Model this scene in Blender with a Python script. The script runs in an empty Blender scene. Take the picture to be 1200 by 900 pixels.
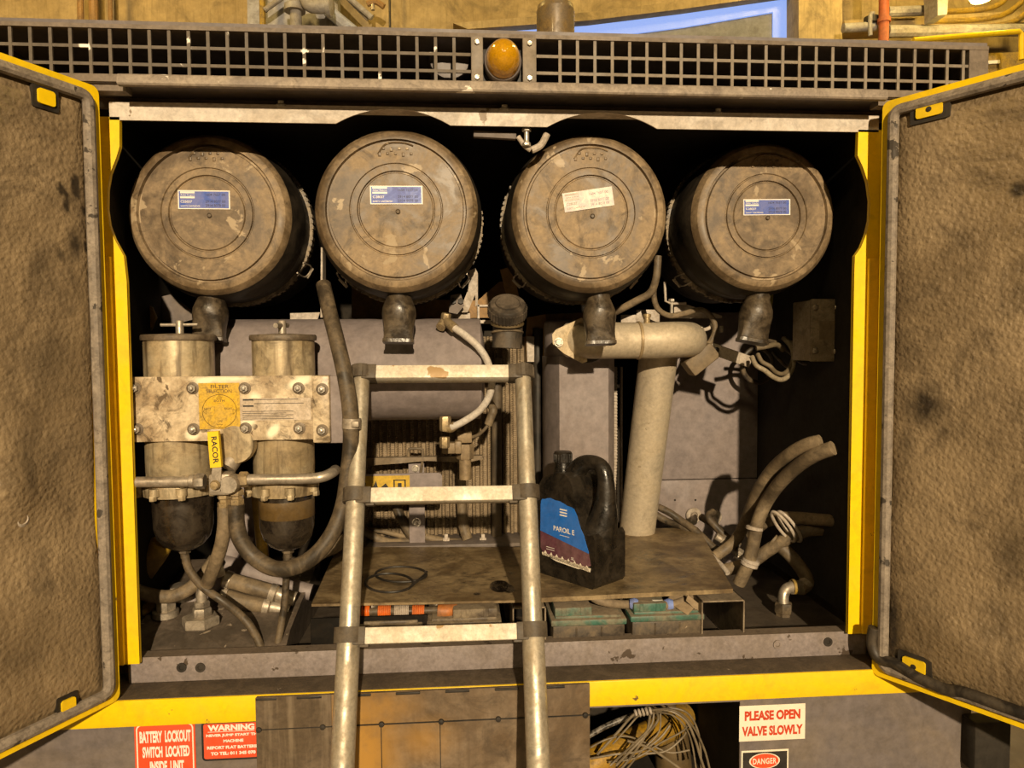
import bpy, bmesh, math, random
from mathutils import Vector as V, Matrix as M
random.seed(7)
S = bpy.context.scene
COL = S.collection
PI = math.pi
# ------------------------------------------------------------------ camera
F = 830.0
CAM = V((0, -1.66, 1.65))
YAW, PIT, ROL = [math.radians(a) for a in (4.1766, 2.8707, -0.385)]
_f = V((math.sin(YAW)*math.cos(PIT), math.cos(YAW)*math.cos(PIT), -math.sin(PIT)))
_r = V((math.cos(YAW), -math.sin(YAW), 0))
_u = _r.cross(_f)
_r, _u = _r*math.cos(ROL)+_u*math.sin(ROL), -_r*math.sin(ROL)+_u*math.cos(ROL)
cd = bpy.data.cameras.new('camera'); cam = bpy.data.objects.new('camera', cd); COL.objects.link(cam)
cam.matrix_world = M.Translation(CAM) @ M((( _r.x,_u.x,-_f.x),(_r.y,_u.y,-_f.y),(_r.z,_u.z,-_f.z))).to_4x4()
cd.sensor_fit = 'HORIZONTAL'; cd.sensor_width = 36; cd.lens = 36*F/1200; cd.clip_start = .05
S.camera = cam
def at(u, v, y):
    """point at distance y behind the facade plane that the photo shows at (u, v)"""
    d = _r*((u-600)/F) - _u*((v-450)/F) + _f
    return CAM + d*((y-CAM.y)/d.y)
def px(n, y): return n*(y-CAM.y)/F
def atz(u, v, z):
    d = _r*((u-600)/F) - _u*((v-450)/F) + _f
    return CAM + d*((z-CAM.z)/d.z)

# ------------------------------------------------------------------ materials
MATS = {}
DUST = (.20, .148, .088)
def mat(name, col, rough=.6, metal=0., dust=.35, dcol=DUST, ns=7., bump=0., bs=90., wear=None, stain=None,
        top=0., emit=None, trans=0., streak=None, var=.25, coat=0., spec=.5, grime=None, gcol=(.055,.040,.026), cell=0.):
    if name in MATS: return MATS[name]
    m = bpy.data.materials.new(name); m.use_nodes = True; MATS[name] = m
    nt = m.node_tree; N = nt.nodes; L = nt.links
    b = N['Principled BSDF']
    tc = N.new('ShaderNodeTexCoord'); oi = N.new('ShaderNodeObjectInfo'); va = N.new('ShaderNodeVectorMath'); va.operation = 'MULTIPLY_ADD'
    va.inputs[1].default_value = (7.3, 5.1, 9.7); L.new(oi.outputs['Random'], va.inputs[0]); L.new(tc.outputs['Object'], va.inputs[2]); co = va.outputs[0]
    def noise(scale, detail=6., ro=.6, vec=co, dist=0.):
        n = N.new('ShaderNodeTexNoise'); n.inputs['Scale'].default_value = scale; n.inputs['Detail'].default_value = detail
        n.inputs['Roughness'].default_value = ro; n.inputs['Distortion'].default_value = dist
        L.new(vec, n.inputs['Vector']); return n.outputs['Fac']
    def rng(s, a, c, lo=0., hi=1.):
        r = N.new('ShaderNodeMapRange'); r.inputs[1].default_value = a; r.inputs[2].default_value = c
        r.inputs[3].default_value = lo; r.inputs[4].default_value = hi; L.new(s, r.inputs[0]); return r.outputs[0]
    def mix(fac, a, c):
        x = N.new('ShaderNodeMix'); x.data_type = 'RGBA'
        if isinstance(fac, float): x.inputs[0].default_value = fac
        else: L.new(fac, x.inputs[0])
        for k, w in ((6, a), (7, c)):
            if isinstance(w, tuple): x.inputs[k].default_value = (*w, 1)
            else: L.new(w, x.inputs[k])
        return x.outputs[2]
    def mth(op, a, c):
        x = N.new('ShaderNodeMath'); x.operation = op
        for k, w in ((0, a), (1, c)):
            if isinstance(w, (int, float)): x.inputs[k].default_value = w
            else: L.new(w, x.inputs[k])
        x.use_clamp = True
        return x.outputs[0]
    big = noise(ns, 7., .65, dist=.6)
    fac = rng(big, .41, .60, 0., dust)
    if grime is None: grime = min(.6, dust*.7)
    if top:
        g = N.new('ShaderNodeNewGeometry'); sx = N.new('ShaderNodeSeparateXYZ'); L.new(g.outputs['Normal'], sx.inputs[0])
        fac = mth('ADD', fac, rng(sx.outputs[2], .3, .95, 0., top))
    c = mix(fac, col, dcol)
    if grime: c = mix(rng(noise(ns*2.1, 8., .72, dist=1.2), .5, .66, 0., grime), c, gcol)
    fine = noise(ns*9, 4., .7)
    dk = tuple(x*(1-var) for x in (1, 1, 1)); lt = tuple(x*(1+var*.6) for x in (1, 1, 1))
    mul = N.new('ShaderNodeMix'); mul.data_type = 'RGBA'; mul.blend_type = 'MULTIPLY'; mul.inputs[0].default_value = 1
    L.new(c, mul.inputs[6]); L.new(mix(rng(fine, .3, .7), dk, lt), mul.inputs[7]); c = mul.outputs[2]
    if streak:                      # (colour, amount) vertical runs of dirt
        mp = N.new('ShaderNodeMapping'); mp.inputs['Scale'].default_value = (26, 26, 2.2); L.new(co, mp.inputs[0])
        c = mix(rng(noise(1.6, 4., .6, mp.outputs[0]), .5, .7, 0., streak[1]), c, streak[0])
    if wear:                        # (colour, threshold, scale) chipped patches
        w = noise(wear[2], 5., .55, dist=.3)
        c = mix(rng(w, wear[1], wear[1]+.02), c, wear[0])
    ro = None
    if stain:                       # (colour, roughness) patches laid out by the 'stain' attribute
        a = N.new('ShaderNodeAttribute'); a.attribute_name = 'stain'
        s = mth('MULTIPLY', a.outputs['Fac'], rng(noise(40, 4.), .2, .55, .6, 1.15))
        c = mix(s, c, stain[0])
        x = N.new('ShaderNodeMix'); L.new(s, x.inputs[0]); x.inputs[2].default_value = rough; x.inputs[3].default_value = stain[1]
        ro = x.outputs[0]
    L.new(c, b.inputs['Base Color'])
    if ro: L.new(ro, b.inputs['Roughness'])
    else: L.new(rng(fac, 0., max(dust, .05), rough, min(1, rough+.25)), b.inputs['Roughness'])
    b.inputs['Metallic'].default_value = metal
    b.inputs['Specular IOR Level'].default_value = spec
    if metal: L.new(rng(fac, 0., 1., metal, metal*.1), b.inputs['Metallic'])
    if bump:
        bp = N.new('ShaderNodeBump'); bp.inputs['Strength'].default_value = 1.; bp.inputs['Distance'].default_value = bump
        if cell:
            vo = N.new('ShaderNodeTexVoronoi'); vo.feature = 'SMOOTH_F1'; vo.inputs['Scale'].default_value = cell; vo.inputs['Smoothness'].default_value = .6; vo.inputs['Randomness'].default_value = 1
            L.new(co, vo.inputs['Vector']); ad = N.new('ShaderNodeMath'); ad.operation = 'MULTIPLY_ADD'; L.new(vo.outputs['Distance'], ad.inputs[0]); ad.inputs[1].default_value = -.8; L.new(noise(bs, 3., .55), ad.inputs[2]); L.new(ad.outputs[0], bp.inputs['Height'])
        else: L.new(noise(bs, 3., .55), bp.inputs['Height'])
        L.new(bp.outputs[0], b.inputs['Normal'])
    if trans: b.inputs['Transmission Weight'].default_value = trans
    if coat: b.inputs['Coat Weight'].default_value = coat
    if emit: b.inputs['Emission Color'].default_value = (*emit[0], 1); b.inputs['Emission Strength'].default_value = emit[1]
    return m
GREY   = mat('grey_paint', (.155,.133,.13), .5, dust=.4, ns=3.5, grime=.3)
GREYL  = mat('dusty_light_grey_paint', (.40,.355,.325), .55, dust=.4, dcol=(.27,.22,.165), ns=9, wear=((.13,.095,.065), .64, 26))
GREYB  = mat('grey_box_paint', (.25,.212,.208), .55, dust=.3, ns=4, dcol=(.23,.18,.15), grime=.12)
FLANGE = mat('pale_flange_paint', (.62,.555,.475), .5, dust=.45, dcol=(.40,.32,.23), ns=8, wear=((.22,.16,.10), .67, 14))
GUTTER = mat('scuffed_gutter_paint', (.25,.205,.165), .5, dust=.6, dcol=(.45,.37,.28), ns=14, wear=((.80,.73,.62), .645, 17))
GRILLE = mat('grille_paint', (.20,.165,.125), .55, dust=.5, dcol=(.28,.225,.16), ns=6)
CHIP   = mat('grille_paint_flaking', (.11,.088,.066), .55, dust=.5, dcol=(.17,.135,.095), ns=6, wear=((.92,.86,.75), .625, 11))
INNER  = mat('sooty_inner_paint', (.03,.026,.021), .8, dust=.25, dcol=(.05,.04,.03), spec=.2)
SILL   = mat('grimy_sill_paint', (.26,.222,.215), .5, dust=.4, dcol=(.17,.13,.095), ns=11, top=.9, wear=((.07,.05,.035), .65, 20))
YEL    = mat('yellow_paint', (.90,.61,.003), .38, dust=.16, dcol=(.36,.21,.02), ns=6, var=.07, wear=((.16,.10,.03), .71, 24), grime=.15)
YELD   = mat('dull_yellow_paint', (.42,.27,.03), .5, dust=.7, dcol=(.2,.14,.07), ns=9)
FLAP   = mat('rusty_flap_paint', (.20,.148,.098), .5, dust=.9, dcol=(.115,.075,.04), ns=6, stain=((.40,.215,.045), .45), streak=((.10,.068,.04), .6))
LINING = mat('dusty_foam_lining', (.20,.143,.078), .5, dust=.85, dcol=(.32,.235,.135), ns=2.4, bump=.0027, bs=120, cell=92, stain=((.035,.025,.015), .45), var=.2, grime=.7, gcol=(.085,.06,.034))
SEAL   = mat('dusty_rubber_seal', (.20,.165,.13), .65, dust=.8, dcol=(.33,.275,.215), ns=20, wear=((.05,.04,.03), .62, 24))
SEALB  = mat('black_rubber_seal', (.016,.013,.01), .45, dust=.25, ns=20)
COVER  = mat('dusty_cover_plastic', (.125,.085,.046), .42, dust=1., dcol=(.30,.215,.122), ns=8, var=.3, grime=.7, gcol=(.06,.041,.023), wear=((.36,.275,.17), .63, 12))
BLACK  = mat('black_plastic', (.014,.012,.010), .45, dust=.5, dcol=(.05,.038,.026), ns=8)
RUBBER = mat('dusty_black_rubber', (.035,.029,.023), .5, dust=.8, dcol=(.13,.10,.07), ns=14, top=.25)
BOOT   = mat('greasy_boot_rubber', (.028,.021,.014), .28, dust=.8, dcol=(.12,.088,.052), ns=22, bump=.001, bs=60)
HOSE   = mat('dusty_hose_rubber', (.12,.09,.056), .55, dust=.9, dcol=(.28,.21,.125), ns=9, top=.35, bump=.0006, bs=200)
HOSED  = mat('dark_hose_rubber', (.035,.027,.018), .45, dust=.9, dcol=(.15,.11,.065), ns=16, top=.3)
STEEL  = mat('dull_steel', (.50,.44,.36), .38, metal=.75, dust=.55, dcol=(.25,.2,.14), ns=14)
BOLT   = mat('bolt_steel', (.60,.55,.47), .3, metal=.8, dust=.5, dcol=(.1,.075,.05), ns=60)
ALU    = mat('ladder_aluminium', (.52,.47,.375), .36, metal=.6, dust=.5, dcol=(.30,.235,.145), ns=13, streak=((.28,.21,.12), .6), grime=.25)
RUNG   = mat('pale_rung_aluminium', (.78,.72,.60), .45, metal=.1, dust=.55, dcol=(.58,.47,.31), ns=12, wear=((.40,.26,.12), .645, 15), grime=.18)
COLLAR = mat('black_collar_plastic', (.06,.046,.032), .5, dust=.7, dcol=(.14,.11,.075), ns=20)
CREAM  = mat('cream_manifold_paint', (.66,.54,.37), .40, grime=.95, gcol=(.07,.047,.025), dust=.9, dcol=(.33,.24,.14), ns=11, wear=((.13,.09,.05), .655, 24), stain=((.88,.80,.60), .35))
CREAMS = mat('oily_canister_metal', (.60,.50,.33), .33, metal=.4, dust=.75, dcol=(.27,.19,.09), ns=7, streak=((.07,.046,.022), .95))
EXH    = mat('bare_exhaust_steel', (.58,.50,.375), .45, metal=.35, dust=.5, dcol=(.40,.32,.21), ns=10, var=.18, grime=.22, wear=((.2,.15,.09), .7, 40))
BOWL   = mat('smoked_bowl_plastic', (.016,.012,.009), .2, dust=.5, dcol=(.07,.052,.033), ns=24, coat=.4)
AMBERB = mat('brown_fuel_band', (.11,.066,.02), .3, dust=.4)
BRASS  = mat('dull_brass', (.40,.30,.16), .42, metal=.45, dust=.8, ns=40)
BOARD  = mat('dirty_shelf_plate', (.14,.094,.045), .45, dust=.95, dcol=(.31,.23,.125), ns=8, bump=.0015, bs=45, stain=((.007,.005,.004), .12))
RADIA  = mat('dusty_radiator', (.34,.26,.165), .6, dust=.7, dcol=(.17,.125,.075), ns=10)
BATT   = mat('battery_case', (.035,.026,.018), .45, dust=.9, dcol=(.15,.11,.066), ns=16, wear=((.3,.24,.16), .68, 60))
GREEN  = mat('green_battery_plastic', (.045,.135,.10), .5, dust=.75, dcol=(.24,.19,.13), ns=14, top=.75)
ORANGE = mat('orange_conduit', (.75,.17,.02), .45, dust=.3, dcol=(.2,.12,.06))
BLUET  = mat('blue_tape', (.19,.27,.62), .5, dust=.35, dcol=(.35,.3,.3))
CARD   = mat('brown_cardboard', (.33,.245,.15), .7, dust=.5)
CANM   = mat('black_can_plastic', (.008,.007,.006), .25, dust=.4, dcol=(.045,.033,.02), ns=18, bump=.0012, bs=50, top=.15)
LBLUE  = mat('blue_label', (.012,.15,.60), .4, dust=.12, dcol=(.2,.25,.4), var=.12, grime=.15)
LPUR   = mat('purple_label', (.12,.042,.062), .45, dust=.5, dcol=(.25,.15,.14))
SBLUE  = mat('faded_blue_sticker', (.045,.10,.44), .4, dust=.45, dcol=(.26,.26,.46), ns=30, var=.1, grime=.15)
SFADE  = mat('bleached_sticker', (.80,.72,.62), .45, dust=.6, dcol=(.56,.50,.58), ns=40, var=.1, grime=.15)
WHITE  = mat('white_print', (.86,.82,.74), .45, dust=.15, var=.06, grime=0)
DKBLUE = mat('dark_blue_print', (.035,.045,.13), .5, dust=.1)
RED    = mat('red_sign', (.74,.078,.022), .42, dust=.2, dcol=(.6,.16,.08), var=.08, grime=.12)
REDP   = mat('red_print', (.56,.05,.014), .45, dust=.1, var=.1)
BLKP   = mat('black_print', (.012,.011,.011), .45, dust=.1)
CREAMP = mat('cream_sign', (.84,.76,.62), .45, dust=.3, dcol=(.74,.63,.47), var=.05, grime=.12)
AMBER  = mat('amber_lens', (.55,.27,.002), .12, dust=.3, dcol=(.5,.24,.02), ns=30, coat=.8, var=.2, bump=.002, bs=70)
WHTUBE = mat('whitish_tube', (.62,.58,.53), .4, dust=.4, dcol=(.42,.34,.25), ns=14)
BRKT   = mat('pale_bracket_paint', (.52,.455,.385), .5, dust=.5, dcol=(.33,.26,.18), ns=16)
RUST   = mat('rusty_brown_bracket', (.34,.19,.06), .6, dust=.5, dcol=(.22,.15,.08))
WIRE   = mat('grey_cable', (.21,.165,.105), .5, dust=.8, dcol=(.11,.08,.04))
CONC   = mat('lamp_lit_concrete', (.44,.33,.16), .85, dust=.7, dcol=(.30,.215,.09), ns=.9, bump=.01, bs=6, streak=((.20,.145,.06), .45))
PIPEG  = mat('hall_grey_pipe', (.38,.36,.34), .5, dust=.5, ns=4)
REDPI  = mat('hall_red_pipe', (.45,.10,.03), .5, dust=.3, ns=4)
FLOORM = mat('hall_floor_concrete', (.17,.145,.115), .75, dust=.6, ns=.8)
LIT    = mat('daylight_glow_concrete', (.10,.12,.18), .4, dust=.05, emit=((.28,.45,1.), .85))  # glow stands in for daylight falling on concrete
GLOW   = mat('glowing_sodium_lens', (1,.8,.4), .4, dust=0., emit=((1,.72,.22), 18.))

# ------------------------------------------------------------------ mesh builder
class MB:
    def __init__(s): s.b = bmesh.new()
    def _new(s, before): return [v for v in s.b.verts if v not in before]
    def box(s, lo, hi, bev=.0, seg=2, rot=None, piv=None):
        before = set(s.b.verts); lo = V(lo); hi = V(hi)
        r = bmesh.ops.create_cube(s.b, size=1.)
        c = (lo+hi)/2; d = hi-lo
        for v in r['verts']: v.co = V((v.co.x*d.x, v.co.y*d.y, v.co.z*d.z))+c
        if bev:
            es = list({e for v in r['verts'] for e in v.link_edges})
            bmesh.ops.bevel(s.b, geom=es, offset=bev, segments=seg, affect='EDGES', profile=.5, clamp_overlap=True)
        if rot is not None:
            p = V(piv) if piv is not None else c
            for v in s._new(before): v.co = rot @ (v.co-p)+p
        return s
    def cbox(s, c, size, bev=0., rot=None):
        c = V(c); h = V(size)/2
        return s.box(c-h, c+h, bev, rot=rot)
    def ring(s, pts): return [s.b.verts.new(p) for p in pts]
    def skin(s, rings, cap=(True, True), closed=True):
        vs = [s.ring(r) for r in rings]; n = len(rings[0])
        for a, c in zip(vs, vs[1:]):
            for i in range(n if closed else n-1):
                j = (i+1) % n
                try: s.b.faces.new((a[i], a[j], c[j], c[i]))
                except ValueError: pass
        if closed and cap[0]: s.b.faces.new(list(reversed(vs[0])))
        if closed and cap[1]: s.b.faces.new(vs[-1])
        return s
    def tube(s, pts, r, seg=12, smooth=6, closed=False, rs=None, cap=True):
        P = [V(p) for p in pts]
        if smooth and len(P) > 2:
            Q = []; RR = []; n = len(P)
            for i in range(n if closed else n-1):
                if closed: a, b, c, d = P[i-1], P[i], P[(i+1) % n], P[(i+2) % n]
                else: a, b, c, d = P[max(i-1, 0)], P[i], P[i+1], P[min(i+2, n-1)]
                for k in range(smooth):
                    t = k/smooth
                    Q.append(.5*((2*b)+(c-a)*t+(2*a-5*b+4*c-d)*t*t+(3*b-a-3*c+d)*t**3))
                    if rs: RR.append(rs[i]*(1-t)+rs[min(i+1, n-1)]*t)
            if not closed:
                Q.append(P[-1])
                if rs: RR.append(rs[-1])
            P = Q; rs = RR if rs else None
        n = len(P); T = []
        for i in range(n):
            if closed: t = P[(i+1) % n]-P[i-1]
            else: t = P[min(i+1, n-1)]-P[max(i-1, 0)]
            T.append(t.normalized() if t.length > 1e-9 else V((0, 0, 1)))
        up = V((0, 0, 1)) if abs(T[0].z) < .9 else V((1, 0, 0))
        x = T[0].cross(up).normalized(); rings = []
        for i in range(n):
            x = (x-T[i]*x.dot(T[i])).normalized(); y = T[i].cross(x)
            q = rs[i] if rs else r
            rings.append([P[i]+x*(q*math.cos(2*PI*k/seg))+y*(q*math.sin(2*PI*k/seg)) for k in range(seg)])
        if closed: rings.append(rings[0]); cap = False
        s.skin(rings, (cap, cap))
        if closed: bmesh.ops.remove_doubles(s.b, verts=s.b.verts[:], dist=1e-6)
        return s
    def lathe(s, prof, o, ax, seg=32, sx=1., xd=None):
        """profile of (radius, distance along axis)"""
        o = V(o); ax = V(ax).normalized()
        x = V(xd) if xd is not None else (V((0, 0, 1)) if abs(ax.z) < .9 else V((1, 0, 0)))
        x = (x-ax*x.dot(ax)).normalized(); y = ax.cross(x)
        rings = [[o+ax*h+x*(max(r, 1e-4)*math.cos(2*PI*k/seg))+y*(max(r, 1e-4)*sx*math.sin(2*PI*k/seg)) for k in range(seg)] for r, h in prof]
        return s.skin(rings)
    def prism(s, poly, fn, d0, d1, bev=0.):
        """2D outline, fn(a, b, d) gives the point"""
        before = set(s.b.verts)
        r = [[fn(a, b, d0) for a, b in poly], [fn(a, b, d1) for a, b in poly]]
        s.skin(r)
        if bev:
            nv = [v for v in s.b.verts if v not in before]
            es = [e for e in {e for v in nv for e in v.link_edges} if len(e.link_faces) == 2 and e.calc_face_angle(0) > .35]
            bmesh.ops.bevel(s.b, geom=es, offset=bev, segments=2, affect='EDGES', profile=.5, clamp_overlap=True)
        return s
    def hexnut(s, o, ax, r, h): return s.lathe([(r*.92, 0), (r, h*.15), (r, h*.85), (r*.9, h)], o, ax, seg=6)
    def build(s, name, material, parent=None, smooth=True, ang=35):
        bmesh.ops.recalc_face_normals(s.b, faces=s.b.faces[:])
        for f in s.b.faces: f.smooth = smooth
        me = bpy.data.meshes.new(name); 
        root = parent
        while root is not None and root.parent: root = root.parent
        if root is not None:
            off = root.location
            for v in s.b.verts: v.co -= off
        else: off = None
        s.b.to_mesh(me); s.b.free()
        if smooth: me.set_sharp_from_angle(angle=math.radians(ang))
        me.materials.append(material)
        o = bpy.data.objects.new(name, me); COL.objects.link(o)
        if parent is not None: o.parent = parent
        else:                                     # single-mesh thing: origin at its base
            xs = [v.co for v in me.vertices]
            c = V((sum(p.x for p in xs)/len(xs), sum(p.y for p in xs)/len(xs), min(p.z for p in xs)))
            me.transform(M.Translation(-c)); o.location = c
        return o
def tag(o, label, cat=None, group=None, kind=None):
    o['label'] = label
    if cat: o['category'] = cat
    if group: o['group'] = group
    if kind: o['kind'] = kind
    return o
def thing(name, label, cat, loc, group=None):
    o = bpy.data.objects.new(name, None); COL.objects.link(o); o.location = V(loc); o.empty_display_size = .05
    return tag(o, label, cat, group)
def struct(o): o['kind'] = 'structure'; return o
def XZ(a, b, d): return V((a, d, b))
def hose(name, label, cat, pts, r, m=None, group=None, seg=12, smooth=6, clamps=()):
    """a hose along photo points (u, v, depth)"""
    P = [at(*p) for p in pts]
    o = MB().tube(P, r, seg, smooth).build(name, m or HOSE)
    tag(o, label, cat, group); return o
_tc = None
def text(mb, s, org, rd, ud, w, h, off=.012, spacing=1.):
    """lettering of overall size w x h whose lower left corner is org"""
    c = bpy.data.curves.new('t', 'FONT'); c.body = s; c.offset = off; c.space_character = spacing; c.resolution_u = 3
    o = bpy.data.objects.new('t', c); COL.objects.link(o)
    dg = bpy.context.evaluated_depsgraph_get(); dg.update()
    me = bpy.data.meshes.new_from_object(o.evaluated_get(dg))
    xs = [v.co.x for v in me.vertices]; ys = [v.co.y for v in me.vertices]
    x0, x1, y0, y1 = min(xs), max(xs), min(ys), max(ys)
    rd = V(rd); ud = V(ud); org = V(org)
    vs = [mb.b.verts.new(org+rd*((v.co.x-x0)/(x1-x0)*w)+ud*((v.co.y-y0)/(y1-y0)*h)) for v in me.vertices]
    for p in me.polygons:
        try: mb.b.faces.new([vs[i] for i in p.vertices])
        except ValueError: pass
    bpy.data.objects.remove(o); bpy.data.meshes.remove(me); bpy.data.curves.remove(c)
def quad(mb, org, rd, ud, w, h, n=None, t=.0006):
    """thin plate, lower left corner org"""
    org = V(org); rd = V(rd); ud = V(ud); n = V(n) if n is not None else rd.cross(ud)
    mb.skin([[org, org+rd*w, org+rd*w+ud*h, org+ud*h], [p+n*t for p in (org, org+rd*w, org+rd*w+ud*h, org+ud*h)]])
def rrect(w, h, r, n=5):
    o = []
    for cx, cy, a0 in ((w-r, h-r, 0), (r, h-r, 90), (r, r, 180), (w-r, r, 270)):
        for k in range(n+1):
            a = math.radians(a0+90*k/n); o.append((cx+r*math.cos(a), cy+r*math.sin(a)))
    return o
def stain_grid(mb_grid, fn):
    """writes the 'stain' attribute of a built mesh from fn(local co)"""
    me = mb_grid.data; at_ = me.attributes.new('stain', 'FLOAT', 'POINT')
    for i, v in enumerate(me.vertices): at_.data[i].value = max(0., min(1., fn(v.co)))
def blob(x, y, cx, cy, rx, ry, a=0., soft=.35):
    ca, sa = math.cos(a), math.sin(a); dx, dy = x-cx, y-cy
    d = math.hypot((dx*ca+dy*sa)/rx, (-dx*sa+dy*ca)/ry)
    return max(0., min(1., (1-d)/soft))
# ------------------------------------------------------------------ hall (setting)
def wallbox(name, lo, hi, m): return struct(MB().box(lo, hi).build(name, m, smooth=False))
wallbox('floor', (-14, -14, -.1), (14, 6.4, 0), FLOORM)
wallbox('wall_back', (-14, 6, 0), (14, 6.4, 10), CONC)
def bgp(poly, y0, y1):
    mb = MB(); c = [at(u, v, y0) for u, v in poly]
    mb.skin([c, [p+V((0, y1-y0, 0)) for p in c]]); return mb
def bgtube(pts, y, r, seg=10, smooth=0): return MB().tube([at(u, v, y) for u, v in pts], r, seg, smooth)
# concrete reveal high in the back wall, its daylight put in as emission
w = bgp([(548, 34), (690, 24), (800, 10.5), (936, -9), (930, 200), (905, 200), (906, 14), (800, 32), (690, 46), (600, 54)], 5.82, 5.98).build('glowing_reveal', LIT, smooth=False); struct(w)
w = bgp([(600, 55), (690, 47), (800, 33), (905, 15.5), (905, 200), (600, 200)], 5.84, 5.97).build('wall_recess', mat('recess_concrete', (.21,.21,.22), .8, dust=.5, dcol=(.15,.15,.16), ns=2), smooth=False); struct(w)
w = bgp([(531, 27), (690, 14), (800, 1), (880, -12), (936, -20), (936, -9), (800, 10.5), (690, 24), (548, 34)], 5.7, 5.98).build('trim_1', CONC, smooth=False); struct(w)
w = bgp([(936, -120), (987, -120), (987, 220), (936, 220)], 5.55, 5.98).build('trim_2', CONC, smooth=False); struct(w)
w = bgp([(289, -120), (392, -120), (402, 220), (291, 220)], 5.8, 5.98).build('wall_niche', mat('niche_plaster', (.40,.40,.43), .8, dust=.7, dcol=(.30,.27,.22), ns=2.2), smooth=False); struct(w)
def simple(mb, name, m, label, cat, group=None): return tag(mb.build(name, m), label, cat, group)
simple(bgtube([(90, -250), (98, 220)], 5.7, .03), 'wall_pipe', RUST, 'thin brown pipe left of the pair on the sodium-lit concrete wall', 'pipe')
simple(bgtube([(104, -250), (114, 220)], 5.7, .042), 'wall_pipe', RUST, 'thicker brown pipe running up the concrete wall at far left', 'pipe')
simple(bgtube([(124.5, -250), (133, 220)], 5.72, .02), 'wall_pipe', RUST, 'thinnest dark conduit on the left wall, with a small coupling', 'pipe')
simple(bgtube([(303.5, -250), (311, 220)], 5.6, .03), 'conduit', YELD, 'yellowish conduit at left of the pale wall niche', 'conduit')
simple(bgtube([(310, 12), (338, -8)], 5.55, .025), 'conduit_brace', PIPEG, 'slanted grey brace in the pale wall niche', 'pipe')
p = thing('riser_pipe', 'grey riser pipe with a flange in the pale wall niche', 'pipe', at(346, 40, 5.5))
bgtube([(341, -250), (351, 220)], 5.5, .055, 14).build('pipe_run', PIPEG, p)
MB().lathe([(.05, -.03), (.1, -.03), (.1, .03), (.05, .03)], at(345.6, 10, 5.5), (0, 0, 1), 16).build('flange', PIPEG, p)
p = thing('pipe_elbow', 'bent grey pipe with a rounded end above the niche', 'pipe', at(372, 12, 5.4))
bgtube([(358, -6), (362, 5), (372, 8), (384, 7)], 5.4, .065, 14, 5).build('elbow', PIPEG, p)
MB().lathe([(.05, -.03), (.1, -.02), (.105, .02), (.05, .05)], at(385, 7, 5.4), (1, 0, 0), 16).build('end_cap', PIPEG, p)
simple(bgtube([(384, 12), (520, 125)], 5.72, .06), 'slanted_pipe', mat('bluish_pipe', (.42,.46,.58), .45, dust=.3), 'bluish slanted pipe dropping behind the roof grille', 'pipe')
simple(bgtube([(340, -62), (436, 21)], 5.5, .028), 'slanted_conduit', PIPEG, 'upper of two thin slanted conduits above the roof', 'conduit')
simple(bgtube([(345, -67), (432, 22)], 5.56, .028), 'slanted_conduit', PIPEG, 'lower of two thin slanted conduits above the roof', 'conduit')
p = thing('pipe_clamp', 'small pipe clamp fixed to the concrete where the slanted conduits end', 'clamp', at(440, 10, 5.6))
bgtube([(430, 5), (440, 2), (450, 8)], 5.6, .03, 8, 4).build('clamp_arm', RUST, p)
bgtube([(436, -4), (437, 12)], 5.6, .02, 8).build('clamp_bolt', STEEL, p)
simple(bgtube([(454, -250), (459, 220)], 5.85, .012), 'wall_cable', BLACK, 'thin black cable running down the concrete beside the clamp', 'cable')
# right-hand side of the hall
p = thing('standpipe', 'red standpipe rising behind the right end of the roof', 'pipe', at(1036, 60, 5.2))
bgtube([(1039, -250), (1033, 250)], 5.2, .048, 16).build('pipe_run', REDPI, p)
MB().lathe([(.045, -.02), (.062, -.02), (.062, .02), (.045, .02)], at(1036, 24, 5.2), (0, 0, 1), 16).build('pipe_collar', REDPI, p)
for v, r, m, lab in ((13, .05, PIPEG, 'upper grey horizontal pipe beside the red standpipe'), (36, .06, PIPEG, 'lower grey horizontal pipe beside the red standpipe')):
    simple(bgtube([(1040, v+1), (1098 if v < 20 else 1210, v-1)], 5.4, r), 'horizontal_pipe', m, lab, 'pipe')
simple(bgp([(990, 24), (1210, 12), (1210, 26), (990, 32)], 5.5, 5.8), 'beam', CONC, 'lamp-lit concrete ledge running behind the red standpipe', 'beam')
simple(bgp([(1098, -20), (1112, -20), (1110, 17), (1099, 18)], 5.1, 5.3), 'hanger_bracket', PIPEG, 'grey hanger bracket left of the glowing hall lamp', 'bracket')
p = thing('valve_assembly', 'small dark valve on a pipe stub left of the red standpipe', 'valve', at(1012, 32, 5.3))
bgtube([(988, 33), (1026, 31)], 5.3, .045, 12).build('pipe_stub', PIPEG, p)
bgtube([(1020, 42), (1020, 18), (1024, 16)], 5.25, .02, 8, 3).build('valve_stem', PIPEG, p)
MB().lathe([(.02, -.05), (.07, -.03), (.07, .03), (.02, .05)], at(1021, 24, 5.3), (0, 0, 1), 14).build('valve_body', BLACK, p)
simple(bgtube([(1070, 47), (1130, 42), (1194, 37), (1197, 40), (1197, 70)], 4.2, .022, 10, 0), 'handrail', YEL, 'yellow handrail behind the right end of the roof', 'handrail')
p = thing('wall_cabinet', 'small drab cabinet with a slot handle under the yellow handrail', 'cabinet', at(1170, 75, 4.6))
bgp([(1120, 64), (1215, 60), (1215, 90), (1120, 90)], 4.6, 4.9).build('cabinet_body', YELD, p)
bgp([(1158, 71), (1172, 70), (1172, 74), (1158, 75)], 4.58, 4.62).build('slot_handle', WHITE, p)
p = thing('hall_lamp', 'glowing sodium lamp with conduits at the top right corner', 'lamp', at(1152, -4, 5.0))
lp = at(1152, -1, 4.9)
lp = at(1150, -5, 4.9)
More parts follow.
